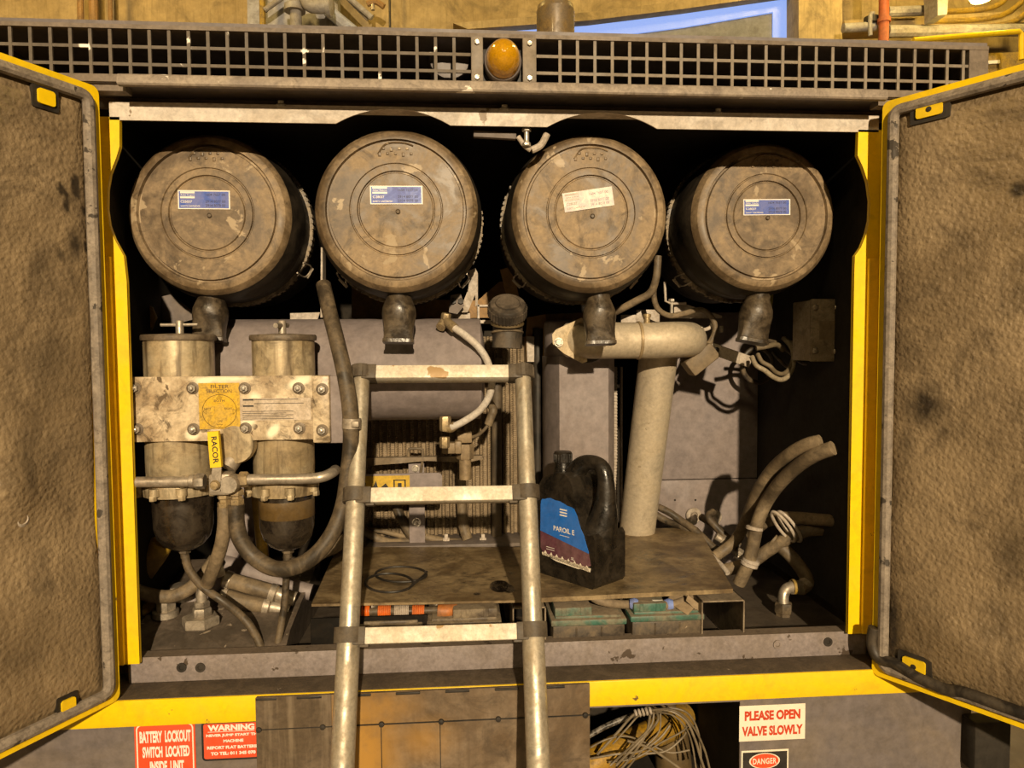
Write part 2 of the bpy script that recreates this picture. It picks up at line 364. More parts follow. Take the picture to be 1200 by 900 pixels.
MB().lathe([(.02, .14), (.10, .13), (.13, .02), (.11, 0)], lp, (0, 0, 1), 20).build('lamp_housing', PIPEG, p)
MB().lathe([(.105, 0), (.085, -.04), (.04, -.06), (.0, -.065)], lp, (0, 0, 1), 20).build('lamp_lens', GLOW, p)
for k, (a, b) in enumerate((((1165, 8), (1190, -20)), ((1172, 19), (1215, -16)), ((1180, 28), (1215, 2)))):
    simple(bgtube([(1090, a[1]+6), a, b], 5.5, .028, 10, 5), 'bent_conduit', YELD,
           ('bent conduit nearest under the glowing lamp', 'middle bent conduit right of the glowing lamp', 'lowest bent conduit right of the glowing lamp')[k], 'conduit')

# ------------------------------------------------------------------ compressor enclosure
ENC = thing('compressor_enclosure', 'yellow and grey machine enclosure with open front and two doors folded out', 'machine', (.127, 0, .2))
XL, XR = -1.06, 1.262
ZR = 2.358
MB().box((XL, -.02, ZR), (XR, 1.4, ZR+.012)).build('roof', GREY, ENC)
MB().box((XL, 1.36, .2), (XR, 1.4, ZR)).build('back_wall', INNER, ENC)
MB().box((XL, -.02, .2), (XL+.02, 1.36, ZR)).build('side_wall', GREY, ENC)
MB().box((XR-.02, -.02, .2), (XR, 1.36, ZR)).build('side_wall', GREY, ENC)
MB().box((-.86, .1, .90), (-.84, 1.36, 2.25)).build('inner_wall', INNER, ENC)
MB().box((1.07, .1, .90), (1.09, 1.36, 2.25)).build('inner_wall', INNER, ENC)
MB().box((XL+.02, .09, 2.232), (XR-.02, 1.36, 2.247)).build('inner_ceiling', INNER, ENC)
MB().box((-.86, .06, .84), (1.09, 1.36, .86)).build('floor_pan', mat('oily_floor_pan', (.10,.08,.06), .45, dust=.8, dcol=(.055,.043,.032), ns=6), ENC)
# top grille
gy = -.02; pitch = .0415
g0, g1 = at(552, 75, gy).x, at(628, 75, gy).x
zt, zb = 2.351, 2.252
def grille(x0, x1, frm, wide, m):
    mb = MB(); z = zt
    for zz in (zt-.037, zt-.0745): mb.box((x0, gy-.002, zz-.0034), (x1, gy+.003, zz+.0034))
    k = 0; x = frm
    while x0+.004 < x < x1-.004 if k else True:
        if x0+.004 < x < x1-.004: mb.box((x-.0035, gy-.003, zb), (x+.0035, gy+.002, zt))
        x += wide; k += 1
        if k > 80: break
    return mb.build('grille', m, ENC)
grille(XL+.02, g0, g0-.038, -pitch, CHIP)
xr_ = at(1134, 80, gy).x
grille(g1, xr_, g1+.055, .0403, GRILLE)
mb = MB(); mb.box((XL, gy-.006, zt), (XR, gy+.01, ZR+.002)); mb.box((XL, gy-.004, 2.238), (XR, gy+.01, zb+.002))
mb.box((xr_, gy-.005, 2.25), (XR, gy+.01, zt+.002)); mb.box((XL, gy-.005, 2.25), (XL+.02, gy+.01, zt+.002))
mb.build('grille_frame', mat('brown_grille_frame', (.19,.148,.11), .55, dust=.6, dcol=(.16,.125,.09), ns=10, wear=((.6,.53,.43), .70, 14)), ENC)
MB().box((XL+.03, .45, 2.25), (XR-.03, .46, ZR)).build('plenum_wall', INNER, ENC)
# centre lamp mount
for x0, x1 in ((at(552, 75, gy).x, at(566, 75, gy).x), (at(612, 75, gy).x, at(628, 75, gy).x)):
    b = MB().box((x0, gy-.012, zb), (x1, gy+.004, zt), .002).build('lamp_bracket', GRILLE, ENC)
    mb = MB()
    for zz in (zt-.014, zb+.008): mb.hexnut(((x0+x1)/2, gy-.012, zz), (0, -1, 0), .006, .005)
    mb.build('bolt', BOLT, b)
# drip gutter
prof = [(-.018, 2.254), (-.046, 2.247), (-.05, 2.243), (-.053, 2.226), (-.05, 2.2225), (-.040, 2.2215), (-.0385, 2.229), (-.018, 2.236)]
gx0, gx1 = at(137, 90, -.05).x, at(1040, 110, -.05).x
mb = MB(); mb.skin([[V((x, y, z)) for y, z in prof] for x in [gx0+(gx1-gx0)*k/30 for k in range(31)]]); mb.build('drip_gutter', GUTTER, ENC)
MB().box((XL, -.012, 2.222), (gx0, .02, 2.238)).build('corner_plate', MATS['brown_grille_frame'], ENC)
MB().box((gx1, -.012, 2.222), (XR, .02, 2.238)).build('corner_plate', MATS['brown_grille_frame'], ENC)
MB().box((gx0-.1, -.019, 2.2365), (gx1+.1, .09, 2.2395)).build('gutter_top', GREY, ENC)
MB().box((-.86, .075, 2.2125), (1.10, .085, 2.236)).build('header_recess', GREY, ENC)
# lintel flange with two round cut-outs
FC = {i: (lambda p, y: (p.x, y, p.z))(at(u, v, y), y) for i, u, v, y in ((1, 243.5, 250.5, .16), (2, 464.5, 246, .10), (3, 692.5, 249.5, .12), (4, 898, 253.5, .20))}
lz0, lz1 = 2.172, 2.2085
lx0, lx1 = at(128, 130, .03).x, at(1030, 140, .03).x
ol = [(lx0, lz1), (lx0, lz0)]
for i in (2, 3):
    cx = at({2: 461, 3: 706}[i], 140, .03).x; R_ = .262; cz = at(600, 130, .03).z-R_
    a0 = math.asin((lz0-cz)/R_)
    for k in range(25):
        a = PI-a0-(PI-2*a0)*k/24; ol.append((cx+R_*math.cos(a), cz+R_*math.sin(a)))
ol += [(lx1, lz0), (lx1, lz1)]
MB().prism(ol, XZ, .03, .034).build('lintel_flange', FLANGE, ENC, smooth=False)
MB().box((lx0, .03, lz1), (lx1, .08, lz1+.004)).build('lintel_return', FLANGE, ENC)
for u in (333, 590, 836):
    p_ = at(u, 118, .06); MB().lathe([(.012, 0), (.012, .004), (.007, .006), (.007, .012), (.001, .013)], (p_.x, .03, 2.209), (0, -.3, 1), 14).build('bolt', BOLT, ENC)
p_ = at(617, 152, .05); mb = MB(); mb.hexnut((p_.x, .05, lz0-.006), (0, 0, 1), .011, .008); mb.lathe([(.006, -.032), (.006, 0)], (p_.x, .05, lz0-.004), (0, 0, 1), 12); mb.hexnut((p_.x, .05, lz0-.040), (0, 0, 1), .010, .009)
mb.build('hanging_bolt', BOLT, ENC)
mb = MB(); a, b = at(555, 156, .06), at(605, 159, .06); mb.box((a.x, .06, a.z-.010), (b.x, .075, a.z+.004), .001, rot=M.Rotation(.04, 3, 'Y')); mb.build('latch_bar', GREY, ENC)
mb = MB(); mb.tube([at(607, 160, .06), at(615, 171, .06), at(622, 176, .06)], .006, 10, 4); mb.tube([at(623, 176, .06), at(634, 170, .06), at(641, 157, .06)], .0085, 10, 4); mb.build('latch_hook', BRKT, ENC)
# posts
def post(side):
    s = side
    Y0 = .03
    if s < 0:
        inner = [(140, 137), (140, 172)]; notch = [(136, 185), (129, 203), (125.6, 222), (125.3, 245), (128, 264), (134, 280), (145, 300)]; low = [(148, 330), (155, 520), (163.5, 778)]
        outer = [(100, 778), (100, 137)]
    else:
        inner = [(1006, 152), (1005, 182)]; notch = [(1011, 195), (1017, 213), (1020, 235), (1019, 258), (1015, 275), (1009, 290), (1002, 300)]; low = [(1001, 320), (999, 480), (993.5, 743)]
        outer = [(1068, 743), (1074, 152)]
    pts = inner+notch+low
    P = [at(u, v, Y0) for u, v in pts]; O = [at(u, v, Y0) for u, v in outer]
    X = [p.x for p in P]
    lo = P[-len(low):]; xi = sum(p.x for p in lo)/len(lo)
    for p in lo: p.x = xi
    pl = [(p.x, p.z) for p in P]+[(O[0].x, P[-1].z), (O[1].x, P[0].z)]
    o = MB().prism(pl, XZ, Y0, Y0+.004).build('post', YEL, ENC, smooth=False)
    # folded return along the inner edge, and the raised outer strip
    mb = MB(); e = P
    a = [V((p.x, Y0+.002, p.z)) for p in e]; b = [V((p.x, Y0+.012, p.z)) for p in e]
    t = .003*(-1 if s < 0 else 1)
    for i in range(len(e)-1):
        mb.skin([[a[i], a[i+1], a[i+1]+V((t, 0, 0)), a[i]+V((t, 0, 0))], [b[i], b[i+1], b[i+1]+V((t, 0, 0)), b[i]+V((t, 0, 0))]])
    mb.build('post_return', YEL, o)
    xo = at(134, 450, .02).x if s < 0 else at(1016, 450, .02).x
    z0, z1 = P[-1].z+.002, at(150, 300, .02).z
    lo_, hi_ = (min(xo, O[0].x), .018, z0), (max(xo, O[0].x), .03, z1)
    MB().box(lo_, hi_, .003).build('post_rib', YEL, o)
    return o
post(-1); post(1)
# sill: upright lip, dirty ledge
sx0, sx1 = at(150, 778, .05).x, at(1015, 745, .05).x
zl, zq = .922, .8605
mb = MB(); mb.box((sx0, .05, zq), (sx1, .054, zl), .001); mb.box((sx0-.05, .054, zl-.006), (sx1, .09, zl-.001)); sl = mb.build('sill_lip', SILL, ENC)
mb = MB(); mb.box((-.86, -.03, zq-.006), (1.13, .06, zq), .002); mb.build('sill_ledge', mat('dirty_ledge', (.115,.085,.054), .6, dust=.9, dcol=(.07,.05,.03), ns=18, bump=.0015, bs=160, wear=((.3,.25,.19), .7, 30)), ENC)
for u, v in ((213, 782), (235, 782), (911, 755), (970, 752)):
    p_ = at(u, v, .05); MB().lathe([(.0115, 0), (.0115, .003), (.006, .003), (.005, .001)], (p_.x, .05, p_.z), (0, -1, 0), 16).build('rivet', BLACK if u != 911 else SILL, sl)
# yellow trim strip and grey lower panel
yz1, yz0 = .859, .797
MB().box((XL, -.034, yz0), (XR, -.022, yz1), .003).build('yellow_trim', YEL, ENC)
hx0, hx1 = at(676, 850, -.025).x, at(867, 850, -.025).x; hz1 = at(780, 826, -.025).z
LP = -.025
mb = MB(); mb.box((XL, LP, .2), (hx0, LP+.005, yz0)); mb.box((hx1, LP, .2), (XR, LP+.005, yz0)); mb.box((hx0, LP, hz1), (hx1, LP+.005, yz0))
mb.box((hx0, LP, .2), (hx1, LP+.005, .45))
mb.build('lower_panel', GREY, ENC, smooth=False)
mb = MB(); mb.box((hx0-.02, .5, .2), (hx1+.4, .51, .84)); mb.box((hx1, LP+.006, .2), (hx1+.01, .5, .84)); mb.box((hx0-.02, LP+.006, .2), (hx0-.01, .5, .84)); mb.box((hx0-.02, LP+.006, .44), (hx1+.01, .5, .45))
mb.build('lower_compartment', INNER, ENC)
# latch box at the lower right
a, b = at(1128, 836, -.03), at(1168, 892, -.03)
MB().box((a.x, -.075, b.z), (b.x, -.026, a.z), .006).build('latch_box', INNER, ENC)
# flap hanging in front of the lower panel
fx0, fx1 = at(301, 850, -.045).x, at(691, 850, -.045).x
fz1 = at(500, 809, -.045).z
mb = MB(); nx, nz = 78, 60; zlo = .42
vs = [[mb.b.verts.new((fx0+(fx1-fx0)*i/nx, -.047, fz1+(zlo-fz1)*j/nz)) for i in range(nx+1)] for j in range(nz+1)]
for j in range(nz):
    for i in range(nx): mb.b.faces.new((vs[j][i], vs[j][i+1], vs[j+1][i+1], vs[j+1][i]))
mb.box((fx0, -.0466, zlo), (fx1, -.040, fz1))
fl = mb.build('step_flap', FLAP, ENC, ang=30)
rx0 = at(413, 850, -.047).x-ENC.location.x; rz = at(413, 860, -.047).z-ENC.location.z
def fst(c):
    s = max(blob(c.x, c.z, rx0+.02, rz-.05, .12, .24, 0, .8)*.9, .6*blob(c.x, c.z, rx0+.06, rz+.06, .12, .06, 0, .9), .5*blob(c.x, c.z, rx0+.16, rz-.02, .10, .07, 0, .9))
    return s
stain_grid(fl, fst)
sz = at(500, 846, -.047).z
fxm = at(389, 850, -.047).x
MB().box((fx0-.001, -.0492, zlo), (fxm, -.0468, fz1+.001), .0008, 1).build('flap_panel', mat('dark_streaked_panel', (.10,.072,.045), .4, dust=.8, dcol=(.15,.108,.068), ns=9, streak=((.30,.235,.16), .45), grime=.5), fl)
mb = MB(); mb.box((fx0, -.0497, sz-.0012), (fx1, -.046, sz+.0012)); mb.box((at(447, 870, -.047).x-.001, -.0485, zlo), (at(447, 870, -.047).x+.001, -.046, sz)); mb.box((at(516, 870, -.047).x-.001, -.0485, zlo), (at(516, 870, -.047).x+.001, -.046, sz)); mb.build('panel_seam', BLACK, fl)
for u in (303, 378, 447, 517, 584, 686):
    p_ = at(u, 846, -.05); MB().lathe([(.007, 0), (.006, .004), (.001, .005)], (p_.x, -.0485, sz), (0, -1, 0), 12).build('rivet', BLACK, fl)
for u in (309, 362, 420, 478, 536, 594, 648):
    p_ = at(u, 811, -.05); MB().box((p_.x-.028 if u > 320 else fx0, -.0505, fz1-.006), (p_.x+.028, -.046, fz1-.0005), .001).build('hinge_slot', BLACK, fl)

# ------------------------------------------------------------------ doors
def door(hx, ang, z0, z1, W, side, stains, dents, lab):
    """lining-side view: s runs from the hinge outwards, n points at the viewer side"""
    D = V((math.cos(ang), math.sin(ang), 0)); Nn = V((0, 0, 1)).cross(D)
    if Nn.y > 0: Nn = -Nn
    H = V((hx, -.03, 0))
    def P_(s, z, n=0): return H+D*s+V((0, 0, z))+Nn*n
    rc = .016
    out = [(x, z+z0) for x, z in rrect(W, z1-z0, rc, 5)]
    d = MB().prism(out, P_, -.045, -.012).build('door', YEL, ENC, smooth=False); d['label'] = lab
    # yellow return flange round the edge
    def frame(o, i, n0, n1, name, m):
        mb = MB(); O = [(x+o, z+z0+o) for x, z in rrect(W-2*o, z1-z0-2*o, rc, 5)]; I = [(x+i, z+z0+i) for x, z in rrect(W-2*i, z1-z0-2*i, rc*.7, 5)]
        A = [P_(a, b, n1) for a, b in O]; B = [P_(a, b, n1) for a, b in I]; A0 = [P_(a, b, n0) for a, b in O]; B0 = [P_(a, b, n0) for a, b in I]
        n = len(A); q = [mb.ring(x) for x in (A0, A, B, B0)]
        for r1, r2 in zip(q, q[1:]+q[:1]):
            for k in range(n): mb.b.faces.new((r1[k], r1[(k+1) % n], r2[(k+1) % n], r2[k]))
        return mb.build(name, m, d)
    frame(0, .020, -.013, .003, 'edge_flange', YEL)
    # seal bead
    pts = [P_(x+.027, z+z0+.027, .006) for x, z in rrect(W-.054, z1-z0-.054, .018, 5)]
    MB().tube(pts, .0125, 10, 0, closed=True).build('door_seal', SEAL, d)
    # foam lining: a dense sheet with soft edges
    mb = MB(); i0 = .034; ns, nz = 110, 160
    def nh(s, z):
        e = min(s-i0, W-i0-s, z-z0-i0, z1-i0-z); h = .012*(1-math.exp(-max(e, 0)/.02))
        for c in dents: h += c[4]*math.exp(-((s-c[0])/c[2])**2-((z-c[1])/c[3])**2)
        h += .003*math.sin(7*s+3*z)*math.sin(5*z+1)
        return h-.006
    vs = [[mb.b.verts.new(P_(i0+(W-2*i0)*i/ns, z0+i0+(z1-z0-2*i0)*j/nz, nh(i0+(W-2*i0)*i/ns, z0+i0+(z1-z0-2*i0)*j/nz))) for i in range(ns+1)] for j in range(nz+1)]
    for j in range(nz):
        for i in range(ns): mb.b.faces.new((vs[j][i], vs[j][i+1], vs[j+1][i+1], vs[j+1][i]))
    bd = vs[0]+[r[-1] for r in vs[1:]]+vs[-1][-2::-1]+[r[0] for r in vs[-2:0:-1]]
    lo = [mb.b.verts.new(v.co-Nn*((v.co-H).dot(Nn)+.012)) for v in bd]
    for k in range(len(bd)): mb.b.faces.new((bd[k], bd[(k+1) % len(bd)], lo[(k+1) % len(bd)], lo[k]))
    mb.b.faces.new(lo)
    ln = mb.build('lining', LINING, d, ang=60)
    e = ENC.location
    def fn(c):
        w = c+e-H; s = w.dot(D); z = w.z
        return max([a*blob(s, z, x, y, rx, ry, an, so) for x, y, rx, ry, an, so, a in stains] or [0])
    stain_grid(ln, fn)
    return d, P_, D, Nn, H
def onplane(H, Nn):
    def q(u, v):
        d_ = _r*((u-600)/F)-_u*((v-450)/F)+_f
        p = CAM+d_*((H-CAM).dot(Nn)/d_.dot(Nn)); return p
    return q
def sz_on(H, D, Nn, u, v):
    p = onplane(H, Nn)(u, v); return (p-H).dot(D), p.z
RH, RA = 1.0, math.radians(-57.5)
LH, LA = -.779, math.radians(-118)
def mk(hx, ang):
    D = V((math.cos(ang), math.sin(ang), 0)); N_ = V((0, 0, 1)).cross(D)
    if N_.y > 0: N_ = -N_
    return V((hx, -.03, 0)), D, N_
def blobs(hx, ang, L_):
    H, D, N_ = mk(hx, ang); o = []
    for u, v, ru, rv, an, so, a in L_:
        s, z = sz_on(H, D, N_, u, v); s2, _ = sz_on(H, D, N_, u+ru, v); _, z2 = sz_on(H, D, N_, u, v+rv)
        o.append((s, z, abs(s2-s), abs(z2-z), an, so, a))
    return o
rst = blobs(RH, RA, [(1084, 474, 34, 34, 0, .8, .95), (1062, 520, 14, 30, 0, .9, .5), (1195, 222, 16, 12, 0, .5, .9), (1188, 650, 36, 60, 0, .9, .5), (1044, 735, 18, 60, 0, .6, .9), (1060, 770, 26, 20, 0, .6, .9), (1180, 720, 60, 30, 0, .9, .35), (1090, 700, 40, 26, 0, 1, .25)])
lst = blobs(LH, LA, [(88, 219, 6.5, 17, .0, .22, 1), (103, 220, 4.5, 16, 0, .22, 1), (70, 222, 5, 7, 0, .22, 1), (77, 238, 4, 14, .1, .22, 1), (101, 248, 4, 6, 0, .22, 1), (87, 286, 13, 26, 0, .7, .85), (103, 289, 4.5, 9, 0, .22, 1), (69, 299, 5, 8, 0, .5, .7), (52, 420, 50, 60, 0, 1, .45), (30, 550, 14, 50, 0, .8, .55), (25, 770, 40, 30, 0, 1, .4), (70, 520, 60, 40, 0, 1, .3), (118, 760, 8, 60, 0, .8, .5)])
hd, ld, nd = mk(LH, LA)
ds = [(*sz_on(hd, ld, nd, 8, 575), .06, .07, .022), (*sz_on(hd, ld, nd, 60, 700), .12, .08, .010), (*sz_on(hd, ld, nd, 100, 380), .03, .06, .007), (*sz_on(hd, ld, nd, 95, 620), .05, .1, -.008)]
RD, RP, RDD, RN, RHH = door(RH, RA, .848, 2.222, .80, 1, rst, [(.12, 1.2, .1, .15, .006), (.2, 1.0, .08, .06, .01)], 'right door swung open with a bumpy oil-stained lining')
LD, LPf, LDD, LN, LHH = door(LH, LA, .862, 2.222, .80, -1, lst, ds, 'left door swung open with finger-marked dusty lining')
# yellow tabs with a hole, and the pull pin of the left door
def tab(d, Hh, D, N_, u, v, w, h, hole=True):
    s, z = sz_on(Hh, D, N_, u, v)
    def P_(a, b, n): return Hh+D*(s+a)+V((0, 0, z+b))+N_*n
    MB().prism([(a-w*.75, b-h*.8) for a, b in rrect(w*1.5, h*1.6, .004)], P_, -.002, .0072).build('lining_slot', BLACK, d)
    o = MB().prism([(a-w/2, b-h/2) for a, b in rrect(w, h, .006)], P_, .004, .0115).build('door_tab', YEL, d)
    if hole: MB().lathe([(.006, 0), (.006, .001), (.004, .0015)], P_(0, 0, .0115), N_, 12).build('tab_hole', BLACK, o)
tab(RD, RHH, RDD, RN, 1091, 129, .055, .032)
tab(RD, RHH, RDD, RN, 1073, 780, .05, .036)
tab(LD, LHH, LDD, LN, 51, 115, .035, .03, False)
tab(LD, LHH, LDD, LN, 77, 826, .03, .03, False)
s, z = sz_on(LHH, LDD, LN, 22, 608)
MB().lathe([(.016, 0), (.016, .006), (.010, .010), (.008, .004), (.001, .003)], LPf(s, z, .004), LN, 18).build('pull_pin', BRKT, LD)
# torn black seal hanging at the foot of the right door
pts = [(1024, 735), (1022, 755), (1030, 772), (1050, 778), (1075, 793), (1108, 808), (1128, 811), (1165, 824), (1215, 842)]
q = onplane(RHH+RN*.012, RN)
MB().tube([q(u, v) for u, v in pts], .013, 12, 5).build('torn_seal', SEALB, RD)
# ------------------------------------------------------------------ beacon lamps and horn on the roof line
c0 = at(589, 74, -.02)
bl = thing('amber_marker_lamp', 'round amber marker lamp set in the middle of the roof grille', 'lamp', (c0.x, -.02, c0.z-.04))
rr = px(23, -.05)
MB().lathe([(rr*.9, .06), (rr*1.02, .02), (rr*1.04, .0), (rr*1.0, -.006), (rr*.93, -.008), (rr*.9, 0)], (c0.x, -.03, c0.z), (0, 1, 0), 32, .93).build('lamp_housing', GREY, bl)
MB().lathe([(rr*.93, .002), (rr*.92, -.010), (rr*.82, -.030), (rr*.6, -.045), (rr*.32, -.054), (.0, -.057)], (c0.x, -.034, c0.z), (0, 1, 0), 36, .93).build('amber_lens', AMBER, bl)
MB().box((c0.x-rr*1.25, .0, c0.z-rr), (c0.x+rr*1.25, .04, c0.z+rr*.9), .004).build('backing_plate', BLACK, bl)
hc = at(527, 74, .10)
hn = thing('reversing_horn', 'round ribbed horn showing dimly behind the roof grille', 'horn', (hc.x, .1, hc.z-.06))
hr = px(25, .1)
MB().lathe([(hr*.6, .08), (hr*.95, .06), (hr, .03), (hr*.93, .02), (hr, .01), (hr*.93, 0), (hr, -.01), (hr*.9, -.03), (hr*.4, -.035), (.001, -.03)], hc, (0, 1, 0), 28).build('horn_body', GREY, hn)
MB().tube([hc+V((0, .06, 0)), hc+V((-.02, .07, -.06)), hc+V((-.03, .06, -.07))], .012, 8, 4).build('horn_bracket', BLACK, hn)
bc = at(651, 42, .12); bz = ZR+.012
bk = thing('roof_beacon', 'dirt-brown ribbed round beacon standing on the roof', 'beacon', (bc.x, .12, bz))
b0 = px(26, .12); b1 = px(22, .12)
MB().lathe([(b0, 0), (b0*1.01, .012), (b0*.97, .03), (b1*1.0, .036), (b1, .04)], (bc.x, .12, bz), (0, 0, 1), 32).build('beacon_base', mat('brown_beacon_base', (.15,.10,.05), .5, dust=.6), bk)
pr = []
for k in range(17): pr.append((b1*(1.0 if k % 2 else .97), .04+.0045*k))
pr += [(b1*.93, .122), (b1*.6, .13), (.001, .132)]
MB().lathe(pr, (bc.x, .12, bz), (0, 0, 1), 32).build('beacon_lens', mat('grimy_beacon_lens', (.20,.13,.05), .3, dust=.7, dcol=(.11,.08,.045), ns=30, coat=.3), bk)

# ------------------------------------------------------------------ air filters
def sticker(par, org, rd, w, h, faded, code):
    ud = V((0, -1, 0)).cross(rd).normalized()*1.0
    ud = rd.cross(V((0, 1, 0))).normalized()
    if ud.z < 0: ud = -ud
    n = V((0, -1, 0))
    mb = MB(); quad(mb, org, rd, ud, w, h, n, .0008)
    l = mb.build('label', SFADE if faded else WHITE, par, smooth=False)
    o2 = org+n*.0009
    if not faded:
        mb = MB(); quad(mb, o2+rd*w*.02+ud*h*.055, rd, ud, w*.955, h*.885, n, .0003); mb.build('label_field', SBLUE, l, smooth=False)
    o3 = org+n*.0014
    mb = MB(); m1 = WHITE if not faded else mat('bleached_print', (.66,.60,.54), .5, dust=.3)
    for k in (.83, .57): quad(mb, o3+rd*w*.045+ud*h*k, rd, ud, w*.28, h*.10, n, .0002)
    mb.build('label_bars', m1, l, smooth=False)
    mb = MB(); text(mb, 'Atlas Copco', o3+rd*w*.05+ud*h*.69, rd, ud, w*.27, h*.10)
    text(mb, code, o3+rd*w*.05+ud*h*.33, rd, ud, w*.22, h*.13); text(mb, 'SAFETY CARTRIDGE', o3+rd*w*.05+ud*h*.12, rd, ud, w*.37, h*.08)
    mb.build('white_lettering', m1, l, smooth=False)
    mb = MB()
    for k, s_ in ((.70, '1604 7657 00'), (.34, '2914 8077 00'), (.13, '2914 8078 00')):
        text(mb, s_, o3+rd*w*.53+ud*h*k, rd, ud, w*.38, h*.14)
    mb.build('dark_lettering', DKBLUE if not faded else mat('bleached_blue_print', (.56,.49,.58), .5, dust=.4), l, smooth=False)
def boot(par, top, bot, r, lean=0.):
    """rubber duckbill drain below a filter: round neck, bulge, flat lips"""
    top = V(top); bot = V(bot); L_ = bot-top; ln = L_.length; d = L_.normalized()
    x = V((1, 0, 0)); x = (x-d*x.dot(d)).normalized(); y = d.cross(x)
    rings = []
    for t, rx, ry, sq in ((-.12, .72, .72, 0), (.0, .74, .74, 0), (.05, .80, .80, 0), (.09, .78, .78, 0), (.2, .92, .92, 0), (.33, 1.08, 1.04, .05), (.46, 1.12, 1.0, .1), (.62, 1.04, .80, .35), (.80, .96, .58, .75), (.92, .95, .48, .95), (.935, 1.0, .53, 1), (1.0, 1.0, .52, 1)):
        R_ = []
        for k in range(28):
            a = 2*PI*k/28; c, s = math.cos(a), math.sin(a); m_ = max(abs(c), abs(s)); f_ = (1-sq)+sq/m_
            R_.append(top+d*(ln*t)+x*(r*rx*c*f_)+y*(r*ry*s*f_))
        rings.append(R_)
    mb = MB(); mb.skin(rings); return mb.build('drain_boot', BOOT, par)
R0 = .211
FLABEL = {1: 'leftmost round air filter, hanging behind the left post', 2: 'second air filter from left, its blue sticker over the radiator side',
          3: 'air filter with a bleached whitish sticker set askew', 4: 'rightmost round air filter, beside the junction box'}
FLABEL = {1: 'dusty round air filter at far left, beside the left yellow post', 2: 'dusty round air filter directly above the horizontal grey tank',
          3: 'dusty round air filter with a bleached sticker set askew', 4: 'dusty round air filter at far right, half in shadow'}
STK = {1: ((209, 245), (270, 245.5), 21, False, 'C25037'), 2: ((434, 239.5), (495.5, 239.5), 21, False, 'C.28037'), 3: ((662, 249), (720, 240.5), 22, True, 'C28037'), 4: ((871, 252.5), (926, 252), 19, False, 'C28037')}
BT = {1: ((248, 344), (245, 400)), 2: ((468, 342), (467, 402)), 3: ((701, 345), (704, 404)), 4: ((889, 345), (881, 402))}
for i in (1, 2, 3, 4):
    cx, fy, cz = FC[i]
    f = thing('air_filter', FLABEL[i], 'air filter', (cx, fy, cz-R0), 'air filters in the top row')
    o = (cx, fy, cz); ax = (0, 1, 0)
    prof = [(.001, .001), (.088, .0), (.0905, .004), (.0925, .004), (.0945, -.002), (.108, -.002), (.1095, .0035), (.1115, .0035), (.1135, .0), (.162, .001), (.164, .010), (.1685, .010), (.171, .0005), (.178, .001), (.187, .005), (.195, .015), (.199, .024)]
    cv = MB().lathe(prof, o, ax, 72).build('cover', COVER, f, ang=25)
    MB().lathe([(.1975, .0235), (.202, .034), (.208, .06), (.211, .09), (.210, .13)], o, ax, 72).build('cover_rim', mat('sooty_cover_rim', (.010,.008,.006), .5, dust=.7, dcol=(.045,.033,.02), spec=.3, ns=9), f, ang=25)
    MB().lathe([(.006, -.002), (.005, -.004), (.003, -.0015), (.001, -.001)], (cx+.004, fy, cz-.004+(.0 if i != 3 else -.004)), ax, 14).build('center_stud', mat('dark_stud', (.09,.07,.05), .5), cv)
    # embossed mark near the top of the cover
    mb = MB(); p0 = V((cx-.042, fy-.0003, cz+.128))
    for k in range(9):
        mb.box((p0.x+k*.0095, fy-.0022, p0.z+(.004 if k % 3 else 0)+.012*(k % 2)), (p0.x+k*.0095+.007, fy+.001, p0.z+.010+.012*(k % 2)), .001)
    mb.tube([(p0.x, fy-.0005, p0.z+.006), (p0.x+.02, fy-.0005, p0.z+.03), (p0.x+.06, fy-.0005, p0.z+.033), (p0.x+.085, fy-.0005, p0.z+.026)], .0022, 6, 5)
    mb.build('embossed_mark', COVER, cv)
    MB().lathe([(.204, .12), (.207, .128), (.209, .13), (.207, .40), (.18, .43), (.001, .43)], o, ax, 56).build('housing', BLACK, f)
    # toothed clamp ring
    mb = MB(); mb.lathe([(.208, .19), (.216, .192), (.217, .200), (.216, .208), (.208, .21)], o, ax, 72)
    for k in range(88):
        a = 2*PI*k/88; e = V((math.cos(a), 0, math.sin(a))); t = V((-math.sin(a), 0, math.cos(a)))
        if k % 7 == 3: continue
        c = V(o)+V((0, .188, 0))+e*.2155
        q_ = [c+e*dx*.0030+t*dt*.0042 for dx, dt in ((-1, -1), (1, -1), (1, 1), (-1, 1))]
        mb.skin([q_, [p+V((0, .026, 0)) for p in q_]])
    cr = mb.build('clamp_ring', mat('clamp_ring_teeth', (.10,.078,.055), .45, dust=.9, dcol=(.34,.27,.18), ns=26), f)
    # wire clips
    for a in ((-.75, -2.4) if i != 1 else (-.55, -2.5)):
        e = V((math.cos(a), 0, math.sin(a))); t = V((-math.sin(a), 0, math.cos(a))); c = V(o)+e*.219
        pts = [c+t*.016+V((0, .16, 0)), c+t*.016+V((0, .23, 0))+e*.008, c-t*.016+V((0, .23, 0))+e*.008, c-t*.016+V((0, .16, 0))]
        mb = MB(); mb.tube(pts, .0022, 6, 4); mb.tube([p+e*.004+V((0, .01, 0)) for p in pts[1:3]], .003, 6, 0); mb.build('wire_clip', STEEL, f)
    (ua, va), (ub, vb), hh, fad, code = STK[i]
    A_ = at(ua, va, fy-.0008); B_ = at(ub, vb, fy-.0008)
    sticker(f, A_, (B_-A_).normalized(), (B_-A_).length, px(hh, fy), fad, code)
    (u0, v0), (u1, v1) = BT[i]
    yb = fy+.07
    boot(f, at(u0, v0, yb), at(u1, v1, yb-.02), px(17.5, yb))

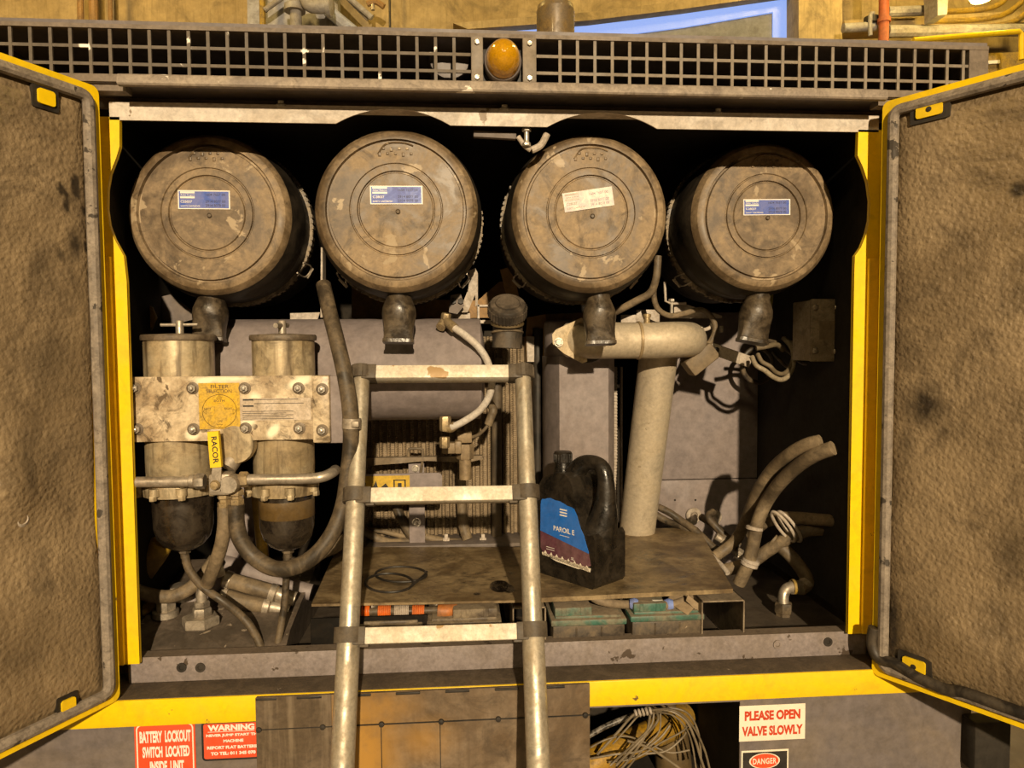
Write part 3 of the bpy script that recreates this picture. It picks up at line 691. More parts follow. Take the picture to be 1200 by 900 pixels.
# ------------------------------------------------------------------ horizontal grey tank
tr = px(58.5, .37); tc = at(455, 433, .37); tx0 = at(262, 433, .37).x; tx1 = at(562, 433, .37).x
tk = thing('oil_tank', 'horizontal grey cylindrical tank under the left air filters', 'tank', (tc.x, .37, tc.z-tr))
TP = V((tx0, .37, tc.z))
L_ = tx1-tx0
MB().lathe([(.001, -.03), (tr*.5, -.024), (tr*.9, -.008), (tr, 0), (tr, L_-.006), (tr*1.004, L_-.005), (tr*1.004, L_), (tr*.985, L_+.002), (tr*.6, L_+.012), (.001, L_+.016)], TP, (1, 0, 0), 56).build('tank_shell', GREYB, tk)

# ------------------------------------------------------------------ radiator
ry = .70
r0, r1 = at(408, 560, ry), at(702, 560, ry); rzt, rzb = at(500, 395, ry).z, at(500, 652, ry).z
rad = thing('radiator', 'dusty radiator with vertical corrugated fins behind the ladder', 'radiator', ((r0.x+r1.x)/2, ry, rzb))
mb = MB(); n = 33; W_ = r1.x-r0.x; pts = []
pc = W_/n
for k in range(n):
    x = r0.x+k*pc
    pts += [(x, 0), (x+pc*.18, -.016), (x+pc*.46, -.018), (x+pc*.60, -.002), (x+pc*.95, 0)]
nzr = 200
rows = [[V((x, ry+y+(.007 if j % 2 and y < -.017 else 0), rzb+(rzt-rzb)*j/nzr)) for x, y in pts] for j in range(nzr+1)]
mb.skin(rows, (False, False), closed=False)
mb.build('fin_core', RADIA, rad, smooth=False)
mb = MB()
for k in range(n-1):
    x = r0.x+k*pc+pc*.78
    for j in range(110):
        z = rzb+(rzt-rzb)*(j+.5)/110
        mb.box((x-pc*.17, ry-.006, z-.0009), (x+pc*.17, ry+.001, z+.0009))
mb.build('cooling_fins', RADIA, rad, smooth=False)
MB().box((r0.x-.02, ry+.002, rzb-.01), (r1.x+.02, ry+.06, rzt+.02), .004).build('core_frame', INNER, rad)
MB().box((at(430, 640, .6).x, .565, 1.018), (at(627, 640, .6).x, .70, 1.030), .002).build('bottom_channel', GREY, rad)

# ------------------------------------------------------------------ grey filter canister (right of the ladder)
cy = .54; cc = at(678, 470, cy); cr_ = px(39, cy)
cn = thing('filter_canister', 'upright grey faceted canister behind the black oil can', 'canister', (cc.x, cy, at(678, 600, cy).z))
zt_, zm_, zb_ = at(678, 376, cy).z, at(678, 417, cy).z, at(678, 606, cy).z
mb = MB()
oct_ = [(-1, -.30), (-.72, -.95), (.72, -.95), (1, -.45), (1, .95), (-1, .95)]
mb.prism([(a*cr_, b*cr_) for a, b in oct_], lambda p, q, d: V((cc.x+p, cy+q, d)), zb_, zm_, .004); mb.build('canister_body', GREYB, cn)
MB().lathe([(cr_*1.02, 0), (cr_*1.04, .004), (cr_*1.04, zt_-zm_-.006), (cr_*.98, zt_-zm_), (.001, zt_-zm_+.004)], (cc.x, cy, zm_), (0, 0, 1), 40).build('canister_head', GREYB, cn)
# ribbed side channel and dark column between canister and pipe
a, b = at(719, 430, .74), at(735, 600, .74)
sc = thing('ribbed_channel', 'narrow ribbed metal channel between the grey canister and pale pipe', 'channel', (a.x, .74, b.z))
mb = MB(); mb.box((a.x, .74, b.z), (a.x+.012, .76, a.z)); mb.box((a.x+.026, .74, b.z), (a.x+.032, .76, a.z)); mb.build('channel_rail', BRKT, sc)
mb = MB()
for k in range(46):
    z = b.z+(a.z-b.z)*(k+.5)/46
    mb.box((a.x-.002, .734, z-.003), (a.x+.012, .7405, z+.002))
mb.build('channel_ribs', BRKT, sc, smooth=False)

# ------------------------------------------------------------------ pale exhaust pipe
ey = .35
ex = thing('exhaust_pipe', 'pale bare metal pipe with an elbow and a flange, rising from the shelf', 'pipe', at(745, 614, .7))
er = px(21.5, ey)
MB().tube([at(668, 398, ey+.05), at(690, 399, ey+.005), at(715, 399, ey), at(760, 399, ey), at(792, 398, ey+.01), at(806, 398, ey+.05), at(806, 398, ey+.11), at(795, 398, ey+.16)], er, 28, 8).build('elbow_pipe', EXH, ex)
w1 = MB(); A_ = at(748, 399, ey); w1.lathe([(er*.98, -.006), (er*1.06, -.003), (er*1.06, .003), (er*.98, .006)], A_, (1, 0, 0), 32); w1.build('weld_band', mat('weld_band_metal', (.42,.31,.17), .45, metal=.3, dust=.5), ex)
P0, P1 = at(771, 422, .50), at(747, 618, .64)
er2 = px(22, .57)
MB().tube([P0+(P0-P1)*.06, P0, (P0+P1)/2, P1, P1+(P1-P0)*.02], er2, 28, 0).build('down_pipe', EXH, ex)
# flange plate with bolt
fc = at(672, 398, ey+.035)
fl_o = [(661, 414), (648, 403), (647, 392), (652, 386), (683, 372), (690, 374), (690, 424), (684, 426)]
mb = MB(); mb.prism(fl_o, lambda u, v, d: at(u, v, ey-.02)+V((0, d+(u-647)*.0006, 0)), 0, .008, .001); fp = mb.build('flange', mat('warm_flange_metal', (.66,.55,.38), .4, dust=.5, dcol=(.42,.30,.14), ns=16), ex)
A_ = at(654.5, 401, ey-.022); mb = MB(); mb.lathe([(.013, 0), (.013, -.003), (.009, -.003)], A_, (0, 1, 0), 20); mb.hexnut(A_-V((0, .002, 0)), (0, -1, 0), .0095, .009); mb.build('bolt', BOLT, ex)
MB().lathe([(er*.9, 0), (er*1.28, .004), (er*1.28, .012), (er, .016)], at(690, 398, ey-.005)+V((0, .03, 0)), (.55, .9, 0), 32).build('collar', BLACK, ex)
bp = at(758, 383, ey-.005); mb = MB(); mb.hexnut(bp, (0, 0, 1), .016, .012); mb.lathe([(.009, .01), (.009, .026), (.012, .027), (.012, .036), (.004, .038)], bp, (0, 0, 1), 14); mb.build('plug', BRASS, ex)

# ------------------------------------------------------------------ grey duct box with plates (right)
dy = .82
a, b = at(772, 366, dy), at(905, 640, dy)
db = thing('duct_box', 'plain grey sheet-metal box behind the pale pipe and right hoses', 'box', ((a.x+b.x)/2, dy, .862))
zs = at(820, 562, dy).z
MB().box((a.x-.02, dy, zs+.002), (b.x, dy+.2, a.z), .004).build('upper_panel', GREYB, db)
MB().box((a.x-.02, dy+.001, .862), (b.x, dy+.2, zs-.001), .004).build('lower_panel', GREYB, db)
for u, v in ((791, 586), (815, 586), (836, 338)):
    if v > 400: MB().lathe([(.004, 0), (.003, -.001)], at(u, v, dy), (0, 1, 0), 10).build('rivet_hole', BLACK, db)
# pale rail across the top of the box with a wing clamp and wire
a, b = at(735, 352, .52), at(846, 371, .52)
rl = thing('support_rail', 'pale bent support rail under the right air filters', 'rail', ((a.x+b.x)/2, .52, b.z))
mb = MB(); mb.prism([(at(u, v, .52).x, at(u, v, .52).z) for u, v in ((790, 352), (808, 358), (846, 370), (846, 373), (795, 373), (790, 372))], XZ, .52, .526); mb.build('rail_plate', BRKT, rl)
mb = MB(); mb.tube([at(779, 330, .5), at(780, 353, .5), at(787, 356, .5), at(804, 355, .5)], .004, 8, 0); mb.build('rail_rod', BRKT, rl)
A_ = at(786, 350, .5); mb = MB(); mb.hexnut(at(787, 354, .5), (0, 0, 1), .010, .010); mb.lathe([(.005, -.03), (.005, .012)], at(787, 356, .5), (0, 0, 1), 10); mb.build('rail_bolt', BOLT, rl)
A_ = at(845, 382, .515); mb = MB(); mb.hexnut(A_, (0, 0, -1), .007, .02); mb.build('rail_bolt', BOLT, rl)
for (u0, u1, v0, v1) in ((727, 745, 369, 383), (745, 772, 363, 378)):
    p0, p1 = at(u0, v1, .56), at(u1, v0, .56); MB().box((p0.x, .55, p0.z), (p1.x, .556, p1.z), .001).build('rail_tab', BRKT, rl)
wc = thing('wing_clamp', 'small pale wing clamp right of the pipe elbow', 'clamp', at(822, 398, .5))
mb = MB(); mb.tube([at(809, 379, .5), at(813, 385, .5), at(822, 387, .5), at(832, 384, .5), at(835, 378, .5)], .006, 8, 4); mb.build('wing_handle', BRKT, wc)
mb = MB(); mb.lathe([(.009, 0), (.009, .03), (.006, .031), (.006, .045)], at(822, 400, .5), (0, 0, 1), 12); mb.hexnut(at(822, 388, .5), (0, 0, 1), .011, .008); mb.build('clamp_bolt', STEEL, wc)
# tilted grey sensor block with bracket
sb = thing('sensor_block', 'tilted grey block on a pale bolted strap, right of the pipe elbow', 'sensor', at(818, 440, .5))
c = at(820, 421, .43); rt = M.Rotation(math.radians(-38), 3, 'Y')
MB().cbox(c, (.10, .06, .055), .008, rot=rt).build('block_body', mat('grey_block_plastic', (.13,.098,.06), .5, dust=.7, dcol=(.24,.18,.11)), sb)
q0, q1 = at(836, 408, .46), at(876, 424, .5)
d_ = (q1-q0).normalized(); ang_ = math.atan2(-(q1-q0).z, (q1-q0).x)
MB().cbox((q0+q1)/2, ((q1-q0).length, .006, .036), .003, rot=M.Rotation(ang_, 3, 'Y')).build('strap', BRKT, sb)
mb = MB(); mb.hexnut(at(839, 410, .455), (0, -1, 0), .009, .010); mb.build('strap_bolt', BLACK, sb)
# ------------------------------------------------------------------ twin fuel filter unit (left)
fy_ = .062
pa, pb = at(155, 518, fy_), at(366, 440, fy_)
ff = thing('fuel_filter_unit', 'twin fuel filter with cream manifold plate and two dark bowls', 'fuel filter', ((pa.x+pb.x)/2, fy_, at(215, 645, .22).z))
nx, nz = 60, 26
mb = MB()
vs = [[mb.b.verts.new((pa.x+(pb.x-pa.x)*i/nx, fy_-.0005, pa.z+(pb.z-pa.z)*j/nz)) for i in range(nx+1)] for j in range(nz+1)]
for j in range(nz):
    for i in range(nx): mb.b.faces.new((vs[j][i], vs[j][i+1], vs[j+1][i+1], vs[j+1][i]))
mb.box((pa.x, fy_, pa.z), (pb.x, fy_+.03, pb.z), .002)
pl = mb.build('manifold_plate', CREAM, ff)
el = ENC.location
def at_l(u, v, y, loc): return at(u, v, y)-loc
sp = [(at(u, v, fy_), px(ru, fy_), px(rv, fy_), a) for u, v, ru, rv, a in ((225, 509, 10, 8, .0), (299, 468, 8, 10, .3), (320, 505, 12, 7, .9), (290, 487, 12, 20, 0), (258, 444, 40, 4, 0), (240, 446, 14, 5, .2), (350, 448, 18, 7, .4))]
def pst(c):
    w_ = c+ff.location; return max(blob(w_.x, w_.z, p.x, p.z, a, b, an, .5) for p, a, b, an in sp) if w_.y < fy_+.001 else 0
stain_grid(pl, pst)
a, b = at(367, 519, fy_), at(386, 440, fy_); MB().box((a.x, fy_-.004, a.z), (b.x, fy_+.03, b.z), .004).build('clamp_bar', CREAM, ff)
a, b = at(386, 519, fy_+.02), at(410, 440, fy_+.02); MB().box((a.x-.03, fy_+.012, a.z), (b.x, fy_+.018, b.z), .003).build('mounting_plate', GREYB, ff)
for u, v in ((158, 455), (226, 455), (287, 455), (350, 455), (378, 456), (161, 503), (227, 503), (288, 502), (351, 502), (378, 504)):
    A_ = at(u, v, fy_); k = 0 if u < 370 else .004
    bo = MB().lathe([(.0145, -k), (.0145, -.002-k), (.009, -.003-k)], A_, (0, 1, 0), 20).build('bolt', mat('greasy_washer', (.13,.10,.07), .4, metal=.3, dust=.5), ff)
    mb = MB(); mb.hexnut(A_+V((0, -.002-k, 0)), (0, -1, 0), .0098, .008); mb.lathe([(.0045, 0), (.0045, .013), (.003, .014), (.001, .014)], A_+V((0, -.004-k, 0)), (0, -1, 0), 12); mb.build('bolt_head', BOLT, bo)
# yellow selection placard with its dial
a, b = at(234, 503, fy_-.001), at(280.5, 448.5, fy_-.001); w, h = b.x-a.x, b.z-a.z
RX, RZ, NY = V((1, 0, 0)), V((0, 0, 1)), V((0, -1, 0))
mb = MB(); quad(mb, a, RX, RZ, w, h, NY, .001); pc_ = mb.build('selector_placard', mat('yellow_placard', (.74,.46,.03), .35, dust=.7, dcol=(.46,.30,.05), ns=26, metal=.15), ff, smooth=False)
mb = MB(); o = a+NY*.0013
text(mb, 'FILTER', o+RX*w*.30+RZ*h*.885, RX, RZ, w*.44, h*.075); text(mb, 'SELECTION', o+RX*w*.19+RZ*h*.785, RX, RZ, w*.62, h*.075)
text(mb, 'BOTH', o+RX*w*.37+RZ*h*.59, RX, RZ, w*.26, h*.05); text(mb, 'LEFT', o+RX*w*.13+RZ*h*.42, RX, RZ, w*.17, h*.045); text(mb, 'RIGHT', o+RX*w*.62+RZ*h*.42, RX, RZ, w*.2, h*.045); text(mb, 'OFF', o+RX*w*.44+RZ*h*.15, RX, RZ, w*.13, h*.04)
c = o+RX*w*.5+RZ*h*.385
mb.tube([c+RX*(w*.42*math.cos(t))+RZ*(w*.42*math.sin(t)) for t in [2*PI*k/40 for k in range(40)]], .0006, 4, 0, closed=True)
for t in (0, 90, 180, 270):
    t = math.radians(t); e = RX*math.cos(t)+RZ*math.sin(t); s_ = RX*-math.sin(t)+RZ*math.cos(t)
    mb.tube([c+e*w*.40, c+e*w*.33+s_*w*.07, c+e*w*.33-s_*w*.07], .0006, 4, 0, closed=True)
mb.build('placard_print', mat('brown_print', (.10,.06,.015), .5, dust=.3), pc_, smooth=False)
# worn information label
a, b = at(282, 493, fy_-.001), at(364, 466, fy_-.001); w, h = b.x-a.x, b.z-a.z
mb = MB(); quad(mb, a, RX, RZ, w, h, NY, .0005); il = mb.build('info_label', mat('worn_info_label', (.60,.50,.39), .45, dust=.6, dcol=(.40,.31,.21), ns=20), ff, smooth=False)
mb = MB(); o = a+NY*.0008
for k in (.90, .62): quad(mb, o+RX*w*.04+RZ*h*k, RX, RZ, w*.15, h*.07, NY, .0002)
for k in range(5): quad(mb, o+RX*w*.03+RZ*h*(.40-.085*k), RX, RZ, w*(.72-.1*(k % 2)), h*.022, NY, .0002)
quad(mb, o+RX*w*.2+RZ*h*.93, RX, RZ, w*.62, h*.025, NY, .0002); quad(mb, o+RX*w*.2+RZ*h*.75, RX, RZ, w*.70, h*.025, NY, .0002)
mb.build('label_rules', BLKP, il, smooth=False)
# canisters
ay = .147
for uc, rt_, ut in ((211, 37, 211), (333, 34.5, 331)):
    zc = at(uc, 440, ay).z; r = px(rt_, ay); cx = at(uc, 440, ay).x
    zt2 = at(uc, 399, ay).z
    up = MB().lathe([(r, -.02), (r, zt2-zc)], (cx, ay, zc), (0, 0, 1), 40).build('upper_canister', CREAMS, ff)
    MB().lathe([(r*.9, -.002), (r*1.06, 0), (r*1.075, .004), (r*1.075, .010), (r*1.04, .014), (r*.3, .017), (.001, .017)], (cx, ay, zt2), (0, 0, 1), 40).build('canister_lid', mat('dark_lid', (.10,.075,.05), .45, dust=.8, dcol=(.22,.17,.115), ns=20), up)
    tx = at(ut, 395, ay).x; zz = zt2+.017
    mb = MB(); mb.lathe([(.0095, 0), (.0095, .030), (.008, .0325), (.001, .033)], (tx, ay, zz), (0, 0, 1), 16)
    if uc < 300: mb.tube([(tx-.044, ay-.004, zz+.021), (tx+.042, ay+.004, zz+.022)], .0042, 10, 0)
    else: mb.tube([(tx-.006, ay-.040, zz+.019), (tx+.004, ay+.036, zz+.022)], .0062, 10, 0)
    mb.build('t_handle', STEEL, up)
    # lower collar, clamp ring, bowl, drain
    zb1, zb2 = at(uc, 518, ay).z, at(uc, 551, ay).z; rl_ = px(36 if uc < 300 else 34, ay); cx2 = at(uc, 530, ay).x
    MB().lathe([(rl_, .02), (rl_, zb2-zb1), (rl_*.97, zb2-zb1-.004)], (cx2, ay, zb1), (0, 0, 1), 40).build('filter_collar', CREAMS, ff)
    z3, z4, z5 = at(uc, 560, ay).z, at(uc, 577, ay).z, at(uc, 640, ay).z
    lo = MB(); lo.lathe([(rl_*.99, zb2-z3), (rl_*1.0, .0), (rl_*1.12, -.004), (rl_*1.14, -.012), (rl_*1.1, z4-z3), (rl_*.9, z4-z3-.002)], (cx2, ay, z3), (0, 0, 1), 40); lw = lo.build('clamp_flange', CREAMS, ff)
    for t in (-2.7, -1.9, -1.2, -.4, .9, 2.2):
        mb = MB(); mb.hexnut((cx2+rl_*1.22*math.cos(t), ay+rl_*1.22*math.sin(t), z4-.002), (0, 0, 1), .009, .012); mb.lathe([(.0125, .0), (.0125, .018)], (cx2+rl_*1.15*math.cos(t), ay+rl_*1.15*math.sin(t), z4+.008), (0, 0, 1), 14); mb.build('flange_bolt', CREAMS, lw)
    rb = px(32.5 if uc < 300 else 31, ay); hz = z4-z5
    prof = [(rb, .004), (rb*1.0, -hz*.30), (rb*.98, -hz*.62), (rb*.88, -hz*.82), (rb*.66, -hz*.96), (rb*.40, -hz*1.04), (rb*.22, -hz*1.07), (.001, -hz*1.08)]
    bw = MB().lathe(prof, (cx2+.004, ay, z4), (0, 0, 1), 40).build('fuel_bowl', BOWL, ff)
    if uc > 300: MB().lathe([(rb*1.004, -hz*.1), (rb*1.006, -hz*.11), (rb*1.002, -hz*.42), (rb*.99, -hz*.43)], (cx2+.004, ay, z4), (0, 0, 1), 40).build('fuel_level_band', AMBERB, bw)
    mb = MB(); zz = z4-hz*1.07; mb.hexnut((cx2+.004, ay, zz+.004), (0, 0, -1), .015, .012); mb.lathe([(.010, 0), (.010, .02), (.0075, .022), (.0075, .034)], (cx2+.004, ay, zz), (0, 0, -1), 14)
    mb.build('drain_fitting', HOSED, bw)
# pipes and valve block
vy = .048
mb = MB(); mb.tube([at(160, 565, vy), at(232, 564, vy)], px(6.2, vy), 16, 0); mb.build('crossover_pipe', STEEL, ff)
mb = MB(); mb.lathe([(.013, 0), (.0155, .002), (.0155, .012), (.013, .014)], at(222, 564, vy), (1, 0, 0), 18); mb.hexnut(at(229, 564, vy), (1, 0, 0), .019, .022); mb.build('pipe_union', STEEL, ff)
mb = MB(); mb.tube([at(276, 562, vy), at(355, 561, vy), at(377, 559, vy), at(389, 554, vy+.02), at(393, 551, vy+.06), at(392, 551, vy+.10)], px(6.2, vy), 16, 6); mb.build('crossover_pipe', STEEL, ff)
mb = MB(); mb.hexnut(at(281, 562, vy), (1, 0, 0), .019, .020); mb.lathe([(.013, 0), (.013, .012)], at(275, 562, vy), (1, 0, 0), 14); mb.build('pipe_union', BRASS, ff)
vb = MB(); c = at(261, 566, vy); vb.cbox(c, (.052, .05, .052), .008); vb.lathe([(.02, -.02), (.024, 0), (.02, .02)], c+V((.022, -.01, .0)), (0, -1, 0), 20)
vb.tube([at(266, 548, vy+.02), at(283, 523, vy+.05)], .022, 14, 0); vbo = vb.build('selector_valve', STEEL, ff)
mb = MB(); c = at(277, 520, vy+.03); mb.lathe([(.001, -.02), (.045, -.018), (.048, 0), (.045, .02), (.001, .022)], c, (0, 1, 0), 28); mb.build('valve_dial', CREAMS, ff)
# lever: steel blade with a yellow sleeve
lv = MB(); q = [(249, 545), (259.5, 545), (258, 576), (246, 576)]; lv.prism(q, lambda u, v, d: at(u, v, vy-.03)+V((0, d, 0)), 0, .005, .001); lvo = lv.build('selector_lever', STEEL, ff)
mb = MB(); q = [(243.5, 506), (256.5, 505), (260, 547), (247, 548)]; mb.prism(q, lambda u, v, d: at(u, v, vy-.03)+V((0, d-.004, 0)), 0, .012, .003); ls = mb.build('lever_sleeve', YEL, lvo)
mb = MB(); text(mb, 'RACOR', at(247.2, 512, vy-.035), (at(250, 545, vy)-at(247.2, 512, vy)).normalized(), V((1, 0, .1)).normalized(), px(31, vy-.03), px(6.2, vy-.03), off=.02)
mb.build('sleeve_lettering', BLKP, ls, smooth=False)
mb = MB(); mb.lathe([(.010, 0), (.012, -.006), (.009, -.014), (.001, -.015)], at(253, 568, vy-.03), (0, 1, 0), 16); mb.build('lever_nut', BRASS, lvo)
for u, v0, v1, m in ((263, 577, 596, BRASS), (277, 573, 592, BRASS)):
    p0, p1 = at(u, v0, vy+.01), at(u, v1, vy+.01)
    mb = MB(); L_ = p0.z-p1.z; mb.lathe([(.015, 0), (.017, .004), (.017, .014), (.013, .016), (.013, .022), (.017, .024), (.017, L_*.9), (.014, L_)], p0, (0, 0, -1), 6); mb.build('hose_fitting', m, ff)

# ------------------------------------------------------------------ hoses, lower left
hy = vy+.01
hose('fuel_hose', 'short tan hose hanging from the brass fitting between the two bowls', 'hose', [(263, 594, hy), (263, 615, hy), (259, 640, hy+.01), (251, 664, hy+.03), (243, 684, hy+.06)], px(8, hy))
HB = 'long dark hose looping under the right bowl up to the filter row'
hose('fuel_hose', HB, 'hose', [(277, 591, hy), (277, 612, hy), (282, 632, hy), (297, 652, hy), (321, 666, hy-.01), (347, 664, hy-.02), (372, 648, hy-.02), (391, 622, hy-.01), (402, 592, hy), (407, 560, hy), (411, 520, hy), (410, 480, hy), (404, 440, hy+.02), (395, 400, hy+.05), (386, 365, hy+.10), (379, 334, hy+.16)], px(9.5, hy), HOSED)
mb = MB(); c = at(412, 496, hy); mb.lathe([(px(11, hy), -.012), (px(11, hy), .012)], c, (.05, 0, 1), 18); mb.cbox(c+V((.012, -.022, 0)), (.018, .012, .014), .002)
tag(mb.build('hose_clamp', STEEL), 'steel band clamp on the long dark hose beside the ladder', 'clamp')
hose('drain_hose', 'thin dark hose slanting down from the left bowl', 'hose', [(217, 651, .147), (222, 668, .147), (238, 688, .147), (262, 705, .15), (285, 724, .13), (300, 745, .12), (309, 768, .115)], px(4.6, .16), HOSED)
hose('drain_hose', 'thin dark hose dropping straight below the right bowl', 'hose', [(336, 640, .147), (336, 665, .147), (334, 700, .145), (330, 730, .14), (323, 768, .12)], px(4.2, .16), HOSED)
# fuel tank top with fittings
ftop = at(240, 700, .45)
t0 = at(163, 775, .1)
tz = .905
ft = thing('fuel_tank', 'dark oily tank top in the lower left corner of the opening', 'tank', (-.55, .3, .862))
mb = MB(); prof2 = [(.10, .862), (.10, tz), (.16, tz+.030), (.55, tz+.105), (.55, .862)]
x0, x1 = -.835, at(345, 745, .2).x
mb.skin([[V((x0, y, z)) for y, z in prof2], [V((x1, y, z)) for y, z in prof2]]); mb.build('tank_body', mat('oily_tank_paint', (.14,.11,.085), .45, dust=.9, dcol=(.06,.047,.034), ns=10, wear=((.26,.21,.155), .66, 30)), ft, ang=50)
def tank_z(y): return tz+.030+(y-.16)*(.075/.39) if y > .16 else tz+(y-.10)*.5
fy2 = .19
a = at(236, 752, fy2); a.z = tank_z(fy2)
el_ = thing('elbow_fitting', 'steel elbow fitting on a hex base on the dark tank top', 'fitting', a)
mb = MB(); mb.hexnut(a, (0, 0, 1), .047, .026); mb.build('hex_base', STEEL, el_)
mb = MB(); mb.hexnut(a+V((.004, 0, .026)), (0, 0, 1), .024, .022); mb.hexnut(a+V((.004, 0, .05)), (0, 0, 1), .020, .014); mb.build('swivel_nut', STEEL, el_)
mb = MB(); q = [a+V((.004, 0, .06)), a+V((.004, 0, .085)), a+V((.010, .005, .105)), a+V((.022, .012, .125)), a+V((.034, .02, .132))]; mb.tube(q, .0135, 14, 5); mb.lathe([(.016, 0), (.016, .02)], q[-1], (.7, .4, .2), 14); mb.build('elbow_tube', STEEL, el_)
def plug(u, v, y, r, h, lab, seg=6, m=STEEL):
    a = at(u, v, y); a.z = tank_z(y)
    t = thing('tank_plug', lab, 'plug', a)
    MB().lathe([(r*1.25, 0), (r*1.25, h*.3), (r*1.1, h*.35)], a, (0, 0, 1), 24).build('plug_base', m, t)
    mb = MB(); mb.hexnut(a+V((0, 0, h*.3)), (0, 0, 1), r, h*.7); mb.build('plug_head', m, t)
plug(213, 725, .33, .036, .035, 'round dusty plug at the back of the dark tank top')
plug(195, 742, .24, .026, .05, 'hex plug left of the steel elbow on the dark tank top')
plug(277, 738, .30, .020, .018, 'small flat plug right of the steel elbow, on the tank top', m=GREY)
hose('breather_hose', 'short ribbed hose stub at lower left, behind the yellow post', 'hose', [(158, 748, .2), (170, 745, .21), (183, 741, .23)], px(5, .2), HOSED)
hose('return_hose', 'dusty hose entering from the left behind the lower-left post', 'hose', [(155, 690, .22), (175, 697, .22), (200, 699, .22), (222, 690, .23), (240, 672, .25), (252, 655, .28)], px(7.5, .3))
hose('pipe_stub', 'yellowish pipe stub below the dusty hose at lower left', 'pipe', [(150, 728, .25), (165, 716, .25), (185, 706, .26)], px(7, .3), YELD)
for (uu, vv, lab) in ((((262, 678), (290, 686), (325, 696)), 0, 'upper of two short clamped hoses lying behind the right bowl'), (((258, 697), (285, 705), (318, 711)), 0, 'lower of two short clamped hoses lying behind the right bowl')):
    Y_ = .26
    o = thing('coolant_hose', lab, 'hose', at(uu[1][0], uu[1][1]+9, Y_))
    MB().tube([at(u, v, Y_) for u, v in uu], px(9, Y_), 16, 4).build('hose_body', HOSE, o)
    d_ = (at(*uu[2], Y_)-at(*uu[1], Y_)).normalized()
    for k, (u, v) in enumerate((uu[0], uu[2])):
        c_ = at(u, v, Y_); MB().lathe([(px(10.2, Y_), -.008), (px(10.2, Y_), .008)], c_+d_*(.012 if k == 0 else -.012), d_, 20).build('band_clamp', STEEL, o)
    c_ = at(uu[2][0], uu[2][1], Y_); MB().lathe([(px(8.2, Y_), -.01), (px(8.2, Y_), .05)], c_, d_, 18).build('hose_spigot', STEEL, o)
hose('coolant_pipe', 'wide dull pipe crossing behind the two clamped hoses', 'pipe', [(250, 655, .36), (300, 672, .36), (350, 690, .36), (365, 694, .36)], px(9, .48), GREYB)
hose('engine_pipe', 'broad tan pipe sloping behind the left bowl, partly yellow', 'pipe', [(215, 716, .33), (240, 690, .35), (262, 660, .38), (285, 625, .42)], px(13, .55), GREYB)
hose('yellow_strut', 'dull yellow strut behind the left fuel bowl', 'strut', [(160, 680, .30), (182, 650, .30), (190, 636, .30)], px(12, .45), YELD)
hose('yellow_strut', 'dull yellow strut standing between the two bowls', 'strut', [(308, 652, .34), (303, 600, .34), (300, 565, .34)], px(6, .5), YELD)
a, b = at(284, 655, .44), at(312, 570, .44)
tag(MB().box((a.x, .44, a.z-.1), (b.x, .455, b.z), .002).build('engine_plate', GREYB), 'grey plate seen between the two fuel bowls', 'plate')
hose('flex_hose', 'pale ribbed hose sagging behind the right bowl near the ladder', 'hose', [(360, 660, .40), (378, 648, .40), (395, 640, .42), (420, 618, .45)], px(7, .4))

# ------------------------------------------------------------------ shelf plates over the batteries
def plate(name, corners, z, t, m, lab, stains, n=70):
    c = [V((p.x, p.y, z)) for p in corners]           # front-left, front-right, back-right, back-left
    mb = MB(); vs = []
    for j in range(n+1):
        L0 = c[0].lerp(c[3], j/n); R_ = c[1].lerp(c[2], j/n); vs.append([mb.b.verts.new(L0.lerp(R_, i/n)) for i in range(n+1)])
    for j in range(n):
        for i in range(n): mb.b.faces.new((vs[j][i], vs[j][i+1], vs[j+1][i+1], vs[j+1][i]))
    bd = vs[0]+[r[-1] for r in vs[1:]]+vs[-1][-2::-1]+[r[0] for r in vs[-2:0:-1]]
    lo = [mb.b.verts.new(v.co-V((0, 0, t))) for v in bd]; k_ = len(bd)
    for k in range(k_): mb.b.faces.new((bd[k], bd[(k+1) % k_], lo[(k+1) % k_], lo[k]))
    mb.b.faces.new(lo)
    o = mb.build(name, m, None, ang=40); tag(o, lab, 'plate')
    q = []
    for u, v, ru, rv, an, so, a in stains:
        p = atz(u, v, z); p2 = atz(u+ru, v, z); p3 = atz(u, v+rv, z); q.append((p.x, p.y, abs(p2.x-p.x), abs(p3.y-p.y), an, so, a))
    def fn(cc):
        w_ = cc+o.location
        return max(a*blob(w_.x, w_.y, x, y, rx, ry, an, so) for x, y, rx, ry, an, so, a in q) if w_.z > z-.001 else 0
    stain_grid(o, fn); return o
ZS = 1.03
LPc = [atz(365, 708, ZS), atz(631, 703, ZS), atz(612, 641, ZS), atz(395, 641, ZS)]
lst2 = [(586, 687, 13, 8, 0, .2, 1.3), (596, 690, 8, 6, 0, .3, 1), (578, 688, 5, 2.5, 0, .4, 1), (559, 696, 5, 2, 0, .4, 1), (470, 684, 26, 8, 0, .9, .45), (490, 678, 18, 6, 0, .9, .4)]
for k in range(16): lst2.append((540+random.random()*60, 670+random.random()*18, 3+random.random()*5, .8+random.random(), random.uniform(-.5, .5), .7, .55))
plate('shelf_plate', LPc, ZS, .006, BOARD, 'left dirty shelf plate with a black oil puddle, behind the ladder', lst2, 180)
RPc = [atz(629, 701, ZS+.006), atz(859, 690, ZS+.006), atz(818, 618, ZS+.006), atz(640, 622, ZS+.006)]
rst2 = [(780, 668, 30, 9, .3, .9, .4), (672, 686, 30, 8, 0, .9, .5), (800, 676, 14, 2, .5, .8, .7), (765, 655, 20, 2, .7, .8, .6), (790, 682, 20, 2, .3, .8, .55), (740, 688, 20, 4, 0, .8, .6)]
